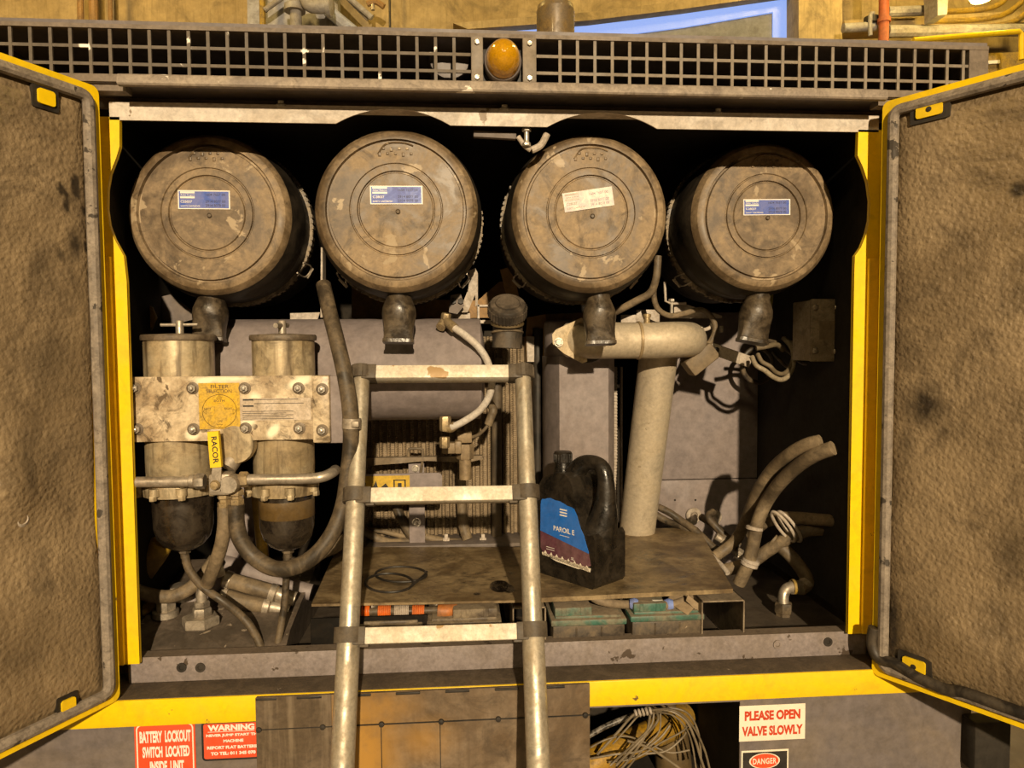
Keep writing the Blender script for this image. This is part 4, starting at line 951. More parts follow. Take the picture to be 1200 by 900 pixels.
for k in range(22): rst2.append((745+random.random()*70, 645+random.random()*40, 2+random.random()*8, .7+random.random()*.9, random.uniform(-1., 1.), .7, .55))
plate('shelf_plate', RPc, ZS+.006, .011, BOARD, 'right dirty shelf plate that the black oil can stands on', rst2, 110)
# cable tie loops lying on the left plate
P_ = []
for k in range(36):
    t = 2*PI*k/36; P_.append((470+30*math.cos(t), 673+9*math.sin(t), ZS+.004))
for k in range(36):
    t = 2*PI*k/36+.5; P_.append((456+28*math.cos(t), 683+11*math.sin(t), ZS+.006))
mb = MB(); mb.tube([atz(*p) for p in P_], .0032, 8, 2); tag(mb.build('wire_loop', BLACK), 'thin black wire coiled in loops on the left shelf plate', 'wire')

# ------------------------------------------------------------------ battery tray and batteries
by = .075
tr_ = thing('battery_tray', 'dusty steel tray of open channels around the batteries', 'tray', (.15, .3, .862))
for u0, u1, v0, v1, dep in ((601, 640, 711, 757, .5), (822, 873, 703, 748, .52)):
    a, b = at(u0, v1, by-.005), at(u1, v0, by-.005); t = .004
    z0 = .864
    mb = MB(); y1 = by+dep
    for lo, hi in (((a.x, by-.005, z0), (a.x+t, y1, b.z)), ((b.x-t, by-.005, z0), (b.x, y1, b.z)), ((a.x, by-.005, b.z-t), (b.x, y1, b.z))): mb.box(lo, hi, .0008, 1)
    MB().box((a.x+t, by+.3, z0), (b.x-t, by+.31, b.z-t)).build('channel_shade_plate', MATS.get('shade_black_steel') or mat('shade_black_steel', (.006,.005,.004), .6, dust=.2, dcol=(.02,.016,.011), spec=.15), tr_)  # near-black plate, painted as the shade inside the channel
    mb.build('tray_channel', mat('dusty_tray_steel', (.17,.13,.09), .5, dust=.9, dcol=(.30,.24,.165), ns=14, top=.4), tr_)
a, b = at(362, 745, by), at(420, 690, by)
mb = MB(); mb.box((a.x, .092, .864), (at(500, 700, by).x, .10, at(400, 727, by).z), .002); mb.build('tray_shade_sheet', mat('shade_black_steel', (.006,.005,.004), .6, dust=.2, dcol=(.02,.016,.011), spec=.15), tr_)  # near-black sheet, painted as the shade of the open hollow
def battery(u0, u1, vt, vb, y, m_lid, lab, block, dep=.17, cm=None):
    a, b = at(u0, vb, y), at(u1, vt, y); z0 = .866; zt = b.z; w = b.x-a.x
    t = thing('battery', lab, 'battery', ((a.x+b.x)/2, y+dep/2, z0), 'batteries under the shelf')
    zl_ = zt-.024
    mb = MB(); mb.box((a.x+.005, y+.003, z0), (b.x-.005, y+dep, zl_), .003)
    for k in range(1, 3): x = a.x+w*k/3; mb.box((x-.002, y+.001, z0+.01), (x+.002, y+.004, zl_-.004), .0008, 1)
    mb.build('battery_case', cm or BATT, t)
    mb = MB(); mb.box((a.x, y, zl_), (b.x, y+dep, zl_+.016), .004); mb.box((a.x+.012, y+.012, zl_+.012), (b.x-.012, y+dep-.01, zl_+.022), .003); ld = mb.build('battery_lid', m_lid, t)
    if block:
        f0, f1 = block
        mb = MB(); mb.box((a.x+w*f0, y+.014, zl_+.02), (a.x+w*f1, y+dep-.02, zl_+.043), .003); mb.box((a.x+w*(f0+.18*(f1-f0)), y+.0125, zl_+.022), (a.x+w*(f0+.30*(f1-f0)), y+.017, zl_+.043), .001, 1); mb.box((a.x+w*(f0+.68*(f1-f0)), y+.0125, zl_+.022), (a.x+w*(f0+.80*(f1-f0)), y+.017, zl_+.043), .001, 1)
        mb.build('vent_cover', m_lid, t)
    for fx in (.12, .88):
        MB().lathe([(.012, 0), (.010, .018), (.001, .019)], (a.x+w*fx, y+dep*.7, zl_+.018), (0, 0, 1), 14).build('terminal', STEEL, t)
battery(646, 735, 721, 754, by, GREEN, 'green-lidded battery directly under the black oil can', (.06, .55))
battery(739, 826, 716, 751, by, GREEN, 'green-lidded battery with the blue-taped cable on top', (.06, .50))
DKL = mat('dark_battery_lid', (.07,.052,.036), .5, dust=.9, dcol=(.24,.19,.125), ns=16, top=.5)
battery(420, 495, 728, 763, by, DKL, 'dark battery behind the lowest ladder rung, under the orange conduit', None, cm=BLACK)  # this case and the next are blackened for shade under the shelf
battery(500, 588, 724, 760, by, DKL, 'dark battery behind the lowest ladder rung, beside the tray channel', (.35, .95), cm=BLACK)
# cables on the batteries
yb_ = by+.055
cb = thing('battery_cable', 'dirty battery cable with orange conduit sleeves under the left shelf plate', 'cable', at(490, 722, yb_))
pts = [(408, 712, yb_+.02), (425, 717, yb_), (450, 716, yb_), (480, 716, yb_), (510, 715, yb_), (535, 714, yb_+.02), (556, 717, yb_+.03)]
MB().tube([at(*p) for p in pts], px(4.5, yb_), 12, 5).build('cable_core', HOSED, cb)
for u0, u1, m in ((424, 432, ORANGE), (443, 457, ORANGE), (462, 478, BRKT), (483, 496, ORANGE)):
    mb = MB(); n = int((u1-u0)/2.2); A_, B_ = at(u0, 716.3, yb_), at(u1, 716, yb_); pr = []
    for k in range(n+1): h_ = (B_.x-A_.x)*k/n; pr += [(px(6.4, yb_), h_), (px(7.6, yb_), h_+.0015), (px(7.6, yb_), h_+(B_.x-A_.x)/n*.55)]
    mb.lathe(pr, A_, (1, 0, 0), 16); mb.build('conduit_sleeve', m, cb)
mb = MB(); mb.tube([at(513, 716, yb_-.01), at(525, 716, yb_-.01), at(536, 713, yb_)], px(8, yb_), 14, 4, rs=[px(8, yb_), px(8.5, yb_), px(6, yb_)]); mb.build('terminal_boot', mat('orange_boot', (.42,.14,.03), .5, dust=.6), cb)
cb = thing('battery_cable', 'battery cable bound with blue tape across the right battery', 'cable', at(775, 712, yb_))
pts = [(690, 694, yb_+.02), (700, 703, yb_), (725, 708, yb_), (755, 708, yb_-.02), (785, 709, yb_-.02), (803, 703, yb_), (815, 697, yb_+.03)]
MB().tube([at(*p) for p in pts], px(5.2, yb_), 12, 5).build('cable_core', mat('tan_cable', (.27,.21,.14), .6, dust=.6), cb)
for u0, u1, v0, v1 in ((738, 748, 707.5, 708), (778, 789, 708.5, 708.5)):
    A_, B_ = at(u0, v0, yb_-.015), at(u1, v1, yb_-.02); MB().tube([A_, (A_+B_)/2, B_], 0, 14, 3, rs=[px(5.4, yb_), px(7.5, yb_), px(5.4, yb_)]).build('blue_tape', BLUET, cb)
A_, B_ = at(764, 708.5, yb_-.02), at(776, 708.5, yb_-.02); MB().tube([A_, B_], px(5.8, yb_), 14, 0).build('paper_wrap', WHITE, cb)
cp = at(802, 712, by+.02)
mb = MB(); a_ = at(797, 716, by+.01); b_ = at(822, 716, by+.01)
fold = [(790, 712), (805, 716), (818, 719), (821, 709), (806, 697), (800, 704)]
mb.prism([(786, 711), (801, 703), (822, 713), (806, 721)], lambda u, v, d: at(u, v, by-.001)+V((0, d+(721-v)*.004, 0)), 0, .003); mb.prism([(806, 697), (821, 709), (820, 719), (804, 704)], lambda u, v, d: at(u, v, by+.02)+V((0, d, 0)), 0, .003)
tag(mb.build('cardboard_flap', CARD, smooth=False), 'bent brown cardboard scrap at the right end of the right battery', 'cardboard')

# ------------------------------------------------------------------ black oil can
zc0 = ZS+.0065
B0 = atz(697, 692, zc0)            # near lower corner
E1 = V((-.62, .785, 0)).normalized()     # along the label face, away to the left
E2 = V((.93, .36, 0)).normalized(); E2 = V((E1.y, -E1.x, 0)); E2 = E2 if E2.x > 0 else -E2
CL = .205; CW = .122
oc = thing('oil_can', 'black plastic oil can with blue label on the right shelf plate', 'can', B0+E1*CL/2+E2*CW/2)
def CP(s, z, d): return B0+E1*(CL-s)+V((0, 0, z))+E2*(d)
body = [(0.008, 0), (.197, 0), (.205, .010), (.205, .128), (.196, .140), (.176, .128), (.166, .132), (.150, .17), (.128, .252), (.118, .272), (.098, .284), (.068, .284), (.018, .262), (.004, .24), (0, .21), (0, .01)]
MB().prism(body, CP, 0, CW, .022).build('can_body', CANM, oc)
hp = [(.085, .275), (.105, .300), (.135, .312), (.165, .310), (.182, .297), (.190, .268), (.190, .22), (.182, .17), (.160, .115)]
MB().tube([CP(s, z, CW/2) for s, z in hp], .0, 16, 6, rs=[.030, .024, .020, .019, .021, .022, .026, .038, .056]).build('can_handle', CANM, oc)
mb = MB(); mb.lathe([(.026, .272), (.023, .30), (.022, .306)], CP(.038, 0, CW/2), (0, 0, 1), 24); mb.build('can_neck', CANM, oc)
mb = MB(); pr = [(.022, .30), (.0245, .301), (.0245, .328), (.022, .331), (.001, .331)]; mb.lathe(pr, CP(.038, 0, CW/2), (0, 0, 1), 24)
for k in range(20):
    t = 2*PI*k/20; c_ = CP(.038, .314, CW/2)+V((math.cos(t)*.0248, math.sin(t)*.0248, 0)); mb.cbox(c_, (.003, .003, .022))
mb.build('screw_cap', CANM, oc)
lab = [(.012, .072), (.012, .19), (.018, .205), (.05, .212), (.10, .206), (.136, .196), (.160, .15), (.184, .095), (.192, .06), (.15, .045), (.07, .048), (.02, .062)]
def clip(poly, f):
    o = []
    for i in range(len(poly)):
        a, b = poly[i], poly[(i+1) % len(poly)]; fa, fb = f(*a), f(*b)
        if fa >= 0: o.append(a)
        if fa*fb < 0: t = fa/(fa-fb); o.append((a[0]+(b[0]-a[0])*t, a[1]+(b[1]-a[1])*t))
    return o
def dens(poly, n=4): return [(a[0]+(b[0]-a[0])*k/n, a[1]+(b[1]-a[1])*k/n) for a, b in zip(poly, poly[1:]+poly[:1]) for k in range(n)]
cut = lambda s, z: z-(.112-.18*max(s-.03, 0)*(1 if s > .03 else 0))
jag = lambda P: [(a+random.uniform(-.0016, .0016), b+random.uniform(-.0016, .0016)) for a, b in P]
u_ = clip(dens(jag(dens(lab, 3)), 1), lambda s, z: z-(.120-.16*s)); d_ = clip(dens(lab, 3), lambda s, z: (.1195-.16*s)-z)
l_ = MB().prism(u_, CP, -.0013, .0005).build('can_label', LBLUE, oc, smooth=False)
l2 = MB().prism(d_, CP, -.0012, .0005).build('label_band', LPUR, l_, smooth=False)
torn = [(s+random.uniform(-.002, .002), z) for s, z in [(.02+.0106*k, .058-.0006*k+(.010 if k % 2 else -.005)) for k in range(17)]]
mb = MB(); base = [(.192, .054), (.15, .043), (.07, .046), (.018, .060)]
mb.prism(torn+base, CP, -.0018, .0); mb.build('torn_edge', CREAMP, l_, smooth=False)
ex_ = -E1
mb = MB(); text(mb, 'PAROIL E', CP(.062, .128, -.0016), ex_, V((0, 0, 1)), .075, .0135, off=.02)
for k in range(3): quad(mb, CP(.085, .172+.0075*k, -.0016), ex_, V((0, 0, 1)), .026, .0035, -E2, .0003)
quad(mb, CP(.085, .119, -.0016), ex_, V((0, 0, 1)), .034, .0012, -E2, .0003)
for k in range(2): quad(mb, CP(.035, .078-.006*k, -.0016), ex_, V((0, 0, 1)), .03, .0014, -E2, .0003)
text(mb, '5L', CP(.125, .062, -.0016), ex_, V((0, 0, 1)), .012, .007)
mb.build('label_lettering', WHITE, l_, smooth=False)
# ------------------------------------------------------------------ telescopic ladder leaning on the sill
LWD = .408
def ly(v, d=LWD):                     # depth of the ladder at photo row v from its apparent width
    w = 188+(v-440)*(227-188)/440.; return F*d/w
def lad(u, v):
    dep = ly(v); d_ = _r*((u-600)/F)-_u*((v-450)/F)+_f; return CAM+d_*dep
A0, A1 = lad(425, 440), lad(398, 880); C0, C1 = lad(613, 440), lad(625, 880)
top = (A0+C0)/2; bot = (A1+C1)/2; W2 = ((C0-A0).length+(C1-A1).length)/4
ldir = (bot-top).normalized(); ldir.x *= .3; ldir.normalize()
side = V((1, 0, 0)); side = (side-ldir*side.dot(ldir)).normalized()
nrm = side.cross(ldir); nrm = nrm if nrm.y < 0 else -nrm
mid = (top+bot)/2
def LPnt(s, t, n=0.):                  # s across, t down the ladder from the top rung, n towards the viewer
    return top+side*s+ldir*t+nrm*n
def tdown(v, u=515):                   # distance down the ladder of photo row v
    d_ = _r*((u-600)/F)-_u*((v-450)/F)+_f
    p = CAM+d_*((top-CAM).dot(nrm)/d_.dot(nrm)); return (p-top).dot(ldir)
lw = thing('telescopic_ladder', 'aluminium telescopic ladder leaning into the opening over the sill', 'ladder', (0, 0, 0))
tz0 = -(top.z)/ldir.z
foot = LPnt(0, tz0); lw.location = (foot.x, foot.y, 0)
tr = [tdown(437), tdown(579), tdown(741)]; step = tr[2]-tr[1]
rungs = tr+[tr[2]+.33*k for k in range(1, 4) if tr[2]+.33*k < tz0-.1]
radii = [.0205, .0225, .0252, .0270, .0288, .0305, .0325, .034]
for sgn in (-1, 1):
    for k in range(len(rungs)):
        t0 = rungs[k]; t1 = rungs[k+1] if k+1 < len(rungs) else tz0-.03
        r = radii[k]; a, b = LPnt(sgn*W2, t0), LPnt(sgn*W2, t1)
        MB().tube([a, b], r, 24, 0).build('stile_section', ALU, lw)
        if k < len(rungs)-1 and k:      # thin seam of the next telescoped tube
            pass
    foot_ = MB(); p = LPnt(sgn*W2, tz0-.05); foot_.tube([p, LPnt(sgn*W2, tz0-.012)], .038, 20, 0); foot_.build('rubber_foot', COLLAR, lw)
def frame_box(mb, s0, s1, t0, t1, n0, n1, bev):
    before = set(mb.b.verts); mb.box((s0, t0, n0), (s1, t1, n1), bev)
    for v in mb.b.verts:
        if v not in before: v.co = LPnt(v.co.x, v.co.y, v.co.z)
for k, t in enumerate(rungs):
    hgt = .0165; r = radii[k]
    mb = MB(); frame_box(mb, -W2+.028, W2-.028, t-hgt+.002, t+hgt+.004, -.020, .020, .003); rg = mb.build('rung', RUNG, lw)
    for sgn in (-1, 1):
        mb = MB(); ra = r+.0075
        mb.tube([LPnt(sgn*W2, t-hgt), LPnt(sgn*W2, t+hgt)], ra, 24, 0)
        frame_box(mb, min(sgn*(W2-.038), sgn*(W2-.002)), max(sgn*(W2-.038), sgn*(W2-.002)), t-hgt, t+hgt+.005, -.0225, .0225, .002)
        if k == 0:
            for q in range(14):
                a_ = 2*PI*q/14; c_ = LPnt(sgn*W2+math.cos(a_)*ra, t, math.sin(a_)*ra)
                mb.tube([c_-ldir*hgt*.9, c_+ldir*hgt*.9], .0022, 6, 0)
        mb.build('collar', COLLAR, lw)
        if k: 
            mb = MB(); a_ = LPnt(sgn*(W2-.03), t+hgt+.004, .004); frame_box(mb, min(sgn*(W2-.045), sgn*(W2-.025)), max(sgn*(W2-.045), sgn*(W2-.025)), t+hgt+.003, t+hgt+.010, -.008, .012, .002); mb.build('release_latch', COLLAR, lw)

# ------------------------------------------------------------------ signs on the lower panel
SY = LP-.0006
def sign(name, label, uv, m, fn):
    a, b, c = at(*uv[0], SY), at(*uv[1], SY), at(*uv[2], SY)     # lower left, lower right, upper left
    w = b.x-a.x; h = c.z-a.z; o = V((a.x, SY, a.z))
    t = thing(name, label, 'sign', o)
    mb = MB(); quad(mb, o, RX, RZ, w, h, NY, .001); mb.build('sign_plate', m, t, smooth=False)
    fn(t, o+NY*.0012, w, h); return t
def outline(mb, o, w, h, i, r, th):
    A = rrect(w-2*i, h-2*i, r); B = rrect(w-2*i-2*th, h-2*i-2*th, max(r-th, .001))
    a = [o+RX*(x+i)+RZ*(y+i) for x, y in A]; b = [o+RX*(x+i+th)+RZ*(y+i+th) for x, y in B]
    n = len(a); va, vb = mb.ring(a), mb.ring(b)
    for k in range(n): mb.b.faces.new((va[k], va[(k+1) % n], vb[(k+1) % n], vb[k]))
def s1(t, o, w, h):
    mb = MB(); outline(mb, o, w, h, .004, .012, .003); mb.build('sign_border', CREAMP, t, smooth=False)
    mb = MB()
    for s_, x0, x1, y0, y1 in (('BATTERY  LOCKOUT', .085, .925, .72, .885), ('SWITCH  LOCATED', .125, .90, .515, .67), ('INSIDE  UNIT', .24, .80, .31, .465)):
        text(mb, s_, o+RX*w*x0+RZ*h*y0, RX, RZ, w*(x1-x0), h*(y1-y0), off=.045)
    mb.build('sign_lettering', WHITE, t, smooth=False)
sign('warning_sign', 'orange-red sign about the battery lockout switch, left of the flap', ((160, 932), (231, 929), (160, 847.5)), RED, s1)
def s2(t, o, w, h):
    mb = MB(); outline(mb, o, w, h, -.0035, .009, .0045); mb.build('sign_border', BLKP, t, smooth=False)
    mb = MB()
    for s_, x0, x1, y0, y1 in (('WARNING', .08, .86, .78, .955), ('NEVER JUMP START THIS', .05, .965, .605, .70), ('MACHINE', .335, .67, .455, .54), ('REPORT FLAT BATTERIES', .06, .95, .275, .365), ('TO TEL: 011 345 070', .12, .87, .105, .20)):
        text(mb, s_, o+RX*w*x0+RZ*h*y0, RX, RZ, w*(x1-x0), h*(y1-y0), off=.05)
    quad(mb, o+RX*w*.08+RZ*h*.755, RX, RZ, w*.78, h*.012, NY, .0002)
    mb.build('sign_lettering', WHITE, t, smooth=False)
sign('warning_sign', 'orange-red sign with a black edge, half covered by the flap', ((239, 890), (309, 887), (239, 848)), RED, s2)
def s3(t, o, w, h):
    mb = MB()
    for s_, x0, x1, y0, y1 in (('PLEASE OPEN', .08, .925, .575, .855), ('VALVE SLOWLY', .04, .965, .14, .42)):
        text(mb, s_, o+RX*w*x0+RZ*h*y0, RX, RZ, w*(x1-x0), h*(y1-y0), off=.05)
    mb.build('sign_lettering', REDP, t, smooth=False)
sign('notice_sign', 'cream sign with red lettering about opening the valve', ((866, 869), (943, 866), (866, 827.5)), CREAMP, s3)
def s4(t, o, w, h):
    mb = MB(); quad(mb, o+RX*w*.03+RZ*h*.66, RX, RZ, w*.94, h*.31, NY, .0003); mb.build('sign_header', BLKP, t, smooth=False)
    c = o+RX*w*.49+RZ*h*.815+NY*.0005
    def ell(k): return [c+RX*(w*.325*k*math.cos(2*PI*i/40))+RZ*(h*.135*k*math.sin(2*PI*i/40)) for i in range(40)]
    mb = MB(); mb.b.faces.new(mb.ring(ell(1.0))); mb.build('oval_rim', CREAMP, t, smooth=False)
    mb = MB(); mb.b.faces.new(mb.ring([p+NY*.0003 for p in ell(.91)])); mb.build('oval_field', RED, t, smooth=False)
    mb = MB(); text(mb, 'DANGER', c+NY*.0006-RX*w*.25-RZ*h*.05, RX, RZ, w*.50, h*.10, off=.02, spacing=1.1); mb.build('sign_lettering', CREAMP, t, smooth=False)
    mb = MB()
    for k in range(6):
        x = w*.14
        while x < w*.84:
            l_ = w*random.uniform(.04, .12); quad(mb, o+RX*x+RZ*h*(.59-.10*k)+NY*.0003, RX, RZ, min(l_, w*.86-x), h*.035, NY, .0002); x += l_+w*.02
    mb.build('small_print', BLKP, t, smooth=False)
sign('danger_sign', 'cream and black sign with a red oval, below the cream valve sign', ((868, 948), (923, 946), (868, 880)), CREAMP, s4)

# ------------------------------------------------------------------ grey cables and yellow duct in the lower opening
yd = hose('yellow_duct', 'yellow corrugated duct bending through the lower right compartment', 'duct', [(680, 905, .10), (705, 888, .11), (735, 874, .14), (762, 862, .18), (785, 850, .24), (800, 838, .30)], px(18, .14), mat('dirty_yellow_duct', (.46,.25,.01), .5, dust=.8, dcol=(.2,.125,.03), grime=.6, ns=14), smooth=8, seg=20)
hose('dusty_pipe', 'dusty brown pipe rising behind the grey cables in the lower compartment', 'pipe', [(790, 905, .26), (786, 868, .26), (778, 845, .27), (770, 830, .30)], px(22, .26), mat('brown_duct', (.11,.072,.028), .6, dust=.6, dcol=(.16,.11,.05)), seg=20)
cbl = [
 [(692, 876, .05), (712, 866, .05), (735, 863, .06), (760, 872, .07), (785, 882, .06), (808, 879, .06)],
 [(715, 897, .04), (742, 872, .05), (762, 852, .05), (766, 836, .06), (762, 834, .08)],
 [(722, 897, .04), (750, 868, .05), (770, 846, .05), (769, 834, .07), (764, 832, .09)],
 [(713, 893, .05), (745, 888, .05), (775, 870, .05), (798, 858, .05), (805, 850, .06), (800, 838, .07), (786, 832, .09)],
 [(720, 893, .06), (752, 884, .06), (780, 880, .06), (800, 864, .07), (806, 852, .07)],
 [(700, 884, .06), (724, 858, .06), (742, 838, .07), (756, 832, .09)],
 [(718, 872, .04), (736, 852, .05), (748, 839, .06), (758, 836, .08)],
 [(760, 833, .08), (782, 831, .06), (800, 838, .05), (815, 856, .05), (826, 880, .05), (832, 903, .05)],
 [(764, 832, .08), (785, 833, .06), (804, 845, .05), (815, 868, .05), (820, 885, .05), (826, 903, .05)],
 [(766, 834, .09), (788, 838, .06), (803, 852, .06), (811, 872, .06), (816, 903, .06)],
 [(770, 832, .08), (790, 830, .07), (808, 838, .06), (819, 862, .06), (822, 903, .06)],
 [(762, 838, .06), (757, 860, .05), (741, 885, .05), (726, 903, .05)],
 [(774, 836, .07), (772, 858, .06), (752, 880, .05), (733, 903, .05)],
 [(692, 889, .06), (720, 884, .05), (750, 880, .05), (772, 866, .06), (785, 850, .07)],
 [(735, 868, .05), (760, 876, .05), (782, 890, .05), (800, 903, .05)],
]
for k, pts in enumerate(cbl):
    hose('cable', 'thin grey cable in the tangle filling the lower right compartment', 'cable', pts, px(1.15+.25*(k % 3), .05), WIRE, 'grey cables tangled in the lower compartment', seg=8, smooth=6)
hose('cable_bundle', 'black lumpy cable bundle at the top left of the lower compartment', 'cable', [(690, 862, .10), (708, 852, .10), (724, 845, .10), (742, 838, .10), (760, 833, .11)], px(3.4, .1), mat('taped_bundle', (.03,.025,.02), .3, dust=.6, dcol=(.4,.36,.3), ns=60))
a = at(748, 835, .07); mb = MB()
for k in range(5): c_ = at(745+4.2*k, 836-.8*k, .07); mb.lathe([(.009, -.003), (.011, 0), (.009, .003)], c_, (1, 0, .25), 12)
tag(mb.build('cable_tie', BRKT), 'pale ties gathering the grey cables at the top of the lower compartment', 'cable tie')

# ------------------------------------------------------------------ oil filler, white tube, brackets near the ladder top
oy = .24
oax = V((.0, -.62, .78)).normalized()
oc_ = at(595, 356, oy)
of = thing('oil_filler', 'black oil filler neck with a knurled cap, right of the grey tank', 'oil filler', (oc_.x, oy, at(595, 410, oy).z))
r = px(22, oy); h = .036
mb = MB(); pr = [(.001, .004), (r*.60, .004), (r*.62, .007), (r*.66, .007), (r*.68, .002), (r*.93, .0), (r, -.006), (r, -h), (r*.9, -h-.004)]
mb.lathe(pr, oc_, oax, 48)
X_ = V((1, 0, 0)); Y_ = oax.cross(X_)
for k in range(34):
    t = 2*PI*k/34; e = X_*math.cos(t)+Y_*math.sin(t); mb.tube([oc_+e*r*1.0-oax*.010, oc_+e*r*1.0-oax*(h-.002)], .0036, 6, 0)
mb.build('filler_cap', RUBBER, of)
nz0 = oc_-oax*h
mb = MB(); q = [nz0, nz0-oax*.03, at(595, 385, oy+.03), at(595, 402, oy+.035), at(595, 412, oy+.035)]; mb.tube([nz0+oax*.006, nz0-oax*.02, at(595, 384, oy+.045), at(594, 408, oy+.045)], px(18, oy), 32, 6); mb.build('filler_neck', RUBBER, of)
A_ = at(594.5, 390, oy+.045); MB().lathe([(px(18, oy), -.004), (px(19.5, oy), -.002), (px(19.5, oy), .002), (px(18, oy), .004)], A_, (0, .15, 1), 32).build('neck_band', HOSE, of)
MB().lathe([(px(18.4, oy), -.006), (px(20, oy), -.004), (px(20, oy), .008), (px(18.4, oy), .010)], at(594.5, 378, oy+.03), (0, -.3, 1), 32).build('amber_ring', mat('amber_ring_plastic', (.10,.07,.025), .4, dust=.6), of)
wt = thing('sight_tube', 'whitish clear tube curving from the tank top down past the ladder', 'tube', at(526, 505, .28))
MB().tube([at(*p) for p in ((524, 376, .26), (531, 383, .23), (545, 393, .21), (560, 406, .21), (571, 423, .22), (576, 443, .23), (574, 462, .24), (563, 480, .25), (545, 493, .26), (529, 501, .27))], px(4.2, .28), 14, 6).build('tube_run', WHTUBE, wt)
mb = MB(); mb.tube([at(516, 384, .25), at(522, 376, .265), at(527, 380, .24), at(533, 385, .225)], px(5.5, .3), 12, 3); mb.hexnut(at(522, 374, .26), (.2, -.2, 1), .013, .016); mb.build('tube_fitting', BRASS, wt)
mb = MB(); mb.hexnut(at(522, 505, .28), (0, 0, 1), .016, .04); mb.tube([at(522, 501, .28), at(528, 502, .275), at(534, 498, .27)], px(5.2, .3), 12, 3); mb.hexnut(at(521, 512, .28), (0, 0, -1), .014, .03); mb.build('tube_fitting', BRASS, wt)
# level sensor under the tank
ls_ = thing('level_sensor', 'grey sensor block and connector under the right end of the tank', 'sensor', at(540, 540, .45))
mb = MB(); a, b = at(518, 531, .40), at(534, 518, .40); mb.box((a.x, .38, a.z), (b.x, .42, b.z), .004); a, b = at(533, 531, .39), at(541, 516, .39); mb.box((a.x, .37, a.z), (b.x, .43, b.z), .004); mb.build('connector', mat('drab_connector', (.26,.19,.11), .5, dust=.6), ls_)
mb = MB(); a, b = at(536, 518, .42), at(553, 506, .42); mb.box((a.x, .39, a.z), (b.x, .45, b.z), .004); mb.hexnut(at(545, 520, .42), (0, 0, -1), .026, .045); mb.lathe([(.018, 0), (.018, .07)], at(545, 534, .42), (0, 0, -1), 14); mb.build('sensor_body', mat('drab_sensor_metal', (.32,.235,.135), .5, metal=.2, dust=.6), ls_)
hose('wire_connector', 'plug connector on a thin lead right of the white tube', 'connector', [(572, 470, .42), (578, 480, .40), (576, 487, .40), (572, 498, .40)], px(5, .4), HOSE)
hose('sensor_lead', 'thin dusty lead from the sensor under the tank to the connector', 'wire', [(550, 513, .42), (560, 510, .41), (568, 503, .40), (573, 496, .40)], px(2, .4), HOSE)
# cross bar, upright strap, warning plate in front of the radiator
us = thing('upright_strap', 'grey bolted strap standing before the radiator, left of centre', 'strap', at(488, 643, .60))
a, b = at(480, 645, .60), at(497, 543, .60); mb = MB(); mb.box((a.x, .60, a.z), (b.x, .607, b.z), .001); mb.build('strap_plate', GREYB, us)
a = at(488, 612, .60); mb = MB(); mb.lathe([(.014, 0), (.014, -.003)], a, (0, 1, 0), 20); mb.hexnut(a+V((0, -.003, 0)), (0, -1, 0), .0105, .009); mb.build('strap_bolt', BOLT, us)
a = at(487, 549, .60); mb = MB(); mb.lathe([(.012, 0), (.012, -.003)], a, (0, 1, 0), 20); mb.hexnut(a+V((0, -.003, 0)), (0, -1, 0), .0095, .010); mb.build('strap_bolt', BOLT, us)
mb = MB(); mb.tube([at(479, 536, .585), at(479, 528, .585), at(481, 526, .585), at(493, 526, .585), at(495, 529, .585), at(495, 541, .58), at(490, 570, .59)], .0045, 8, 2); tag(mb.build('wire_hook', HOSE), 'thin wire hook over the dusty cross bar before the radiator', 'wire')
mb = MB(); q = [(426, 537), (478, 536), (530, 535), (565, 534), (566, 538), (548, 542), (500, 540), (470, 543), (426, 546)]
mb.prism([(at(u, v, .57).x, at(u, v, .57).z) for u, v in q], XZ, .57, .595, .002); tag(mb.build('cross_bar', mat('dusty_bar', (.27,.215,.155), .6, dust=.7, top=.4), ang=30), 'dusty flat bar lying across in front of the radiator', 'bar')
wp = thing('warning_plate', 'grey plate with a yellow pictogram sticker behind the middle rung', 'plate', at(470, 590, .50))
a, b = at(418, 592, .50), at(518, 554, .50)
MB().prism([(x+a.x, z+a.z) for x, z in rrect(b.x-a.x, b.z-a.z, .012)], XZ, .50, .506).build('plate_body', GREYB, wp)
a, b = at(424, 580, .4995), at(480, 557, .4995); o = V((a.x, .4995, a.z)); w, h = b.x-a.x, b.z-a.z
mb = MB(); quad(mb, o, RX, RZ, w, h, NY, .0006); st = mb.build('pictogram_sticker', mat('yellow_sticker', (.72,.46,.02), .45, dust=.3), wp, smooth=False)
mb = MB(); o2 = o+NY*.0009
def fill(pts): mb.b.faces.new(mb.ring([o2+RX*(w*x)+RZ*(h*y) for x, y in pts]))
fill([(.18, .15), (.30, .75), (.36, .15)]); fill([(.38, .35), (.5, .6), (.58, .3), (.45, .1)])
fill([(.03, .6), (.06, .78), (.09, .6), (.06, .42)])
for x0, x1, y0, y1 in ((.66, .92, .72, .78), (.66, .92, .2, .26), (.66, .69, .2, .78), (.89, .92, .2, .78), (.75, .83, .36, .6)): fill([(x0, y0), (x1, y0), (x1, y1), (x0, y1)])
mb.build('pictogram', BLKP, st, smooth=False)
hose('wiring_loom', 'dusty loom clipped along the shelf back, right of the strap', 'wire', [(498, 629, .63), (520, 634, .63), (550, 636, .63), (585, 638, .63), (625, 638, .63)], px(4.5, .63), HOSE)
hose('wiring_loom', 'tangled dusty loom along the shelf back, left of the strap', 'wire', [(424, 622, .63), (440, 630, .63), (458, 636, .63), (480, 634, .63)], px(5, .63), HOSE)
hose('wiring_loom', 'frayed upper loom strand, left of the strap over the shelf back', 'wire', [(424, 620, .66), (445, 622, .66), (462, 626, .66), (478, 630, .66)], px(3, .66), HOSE)
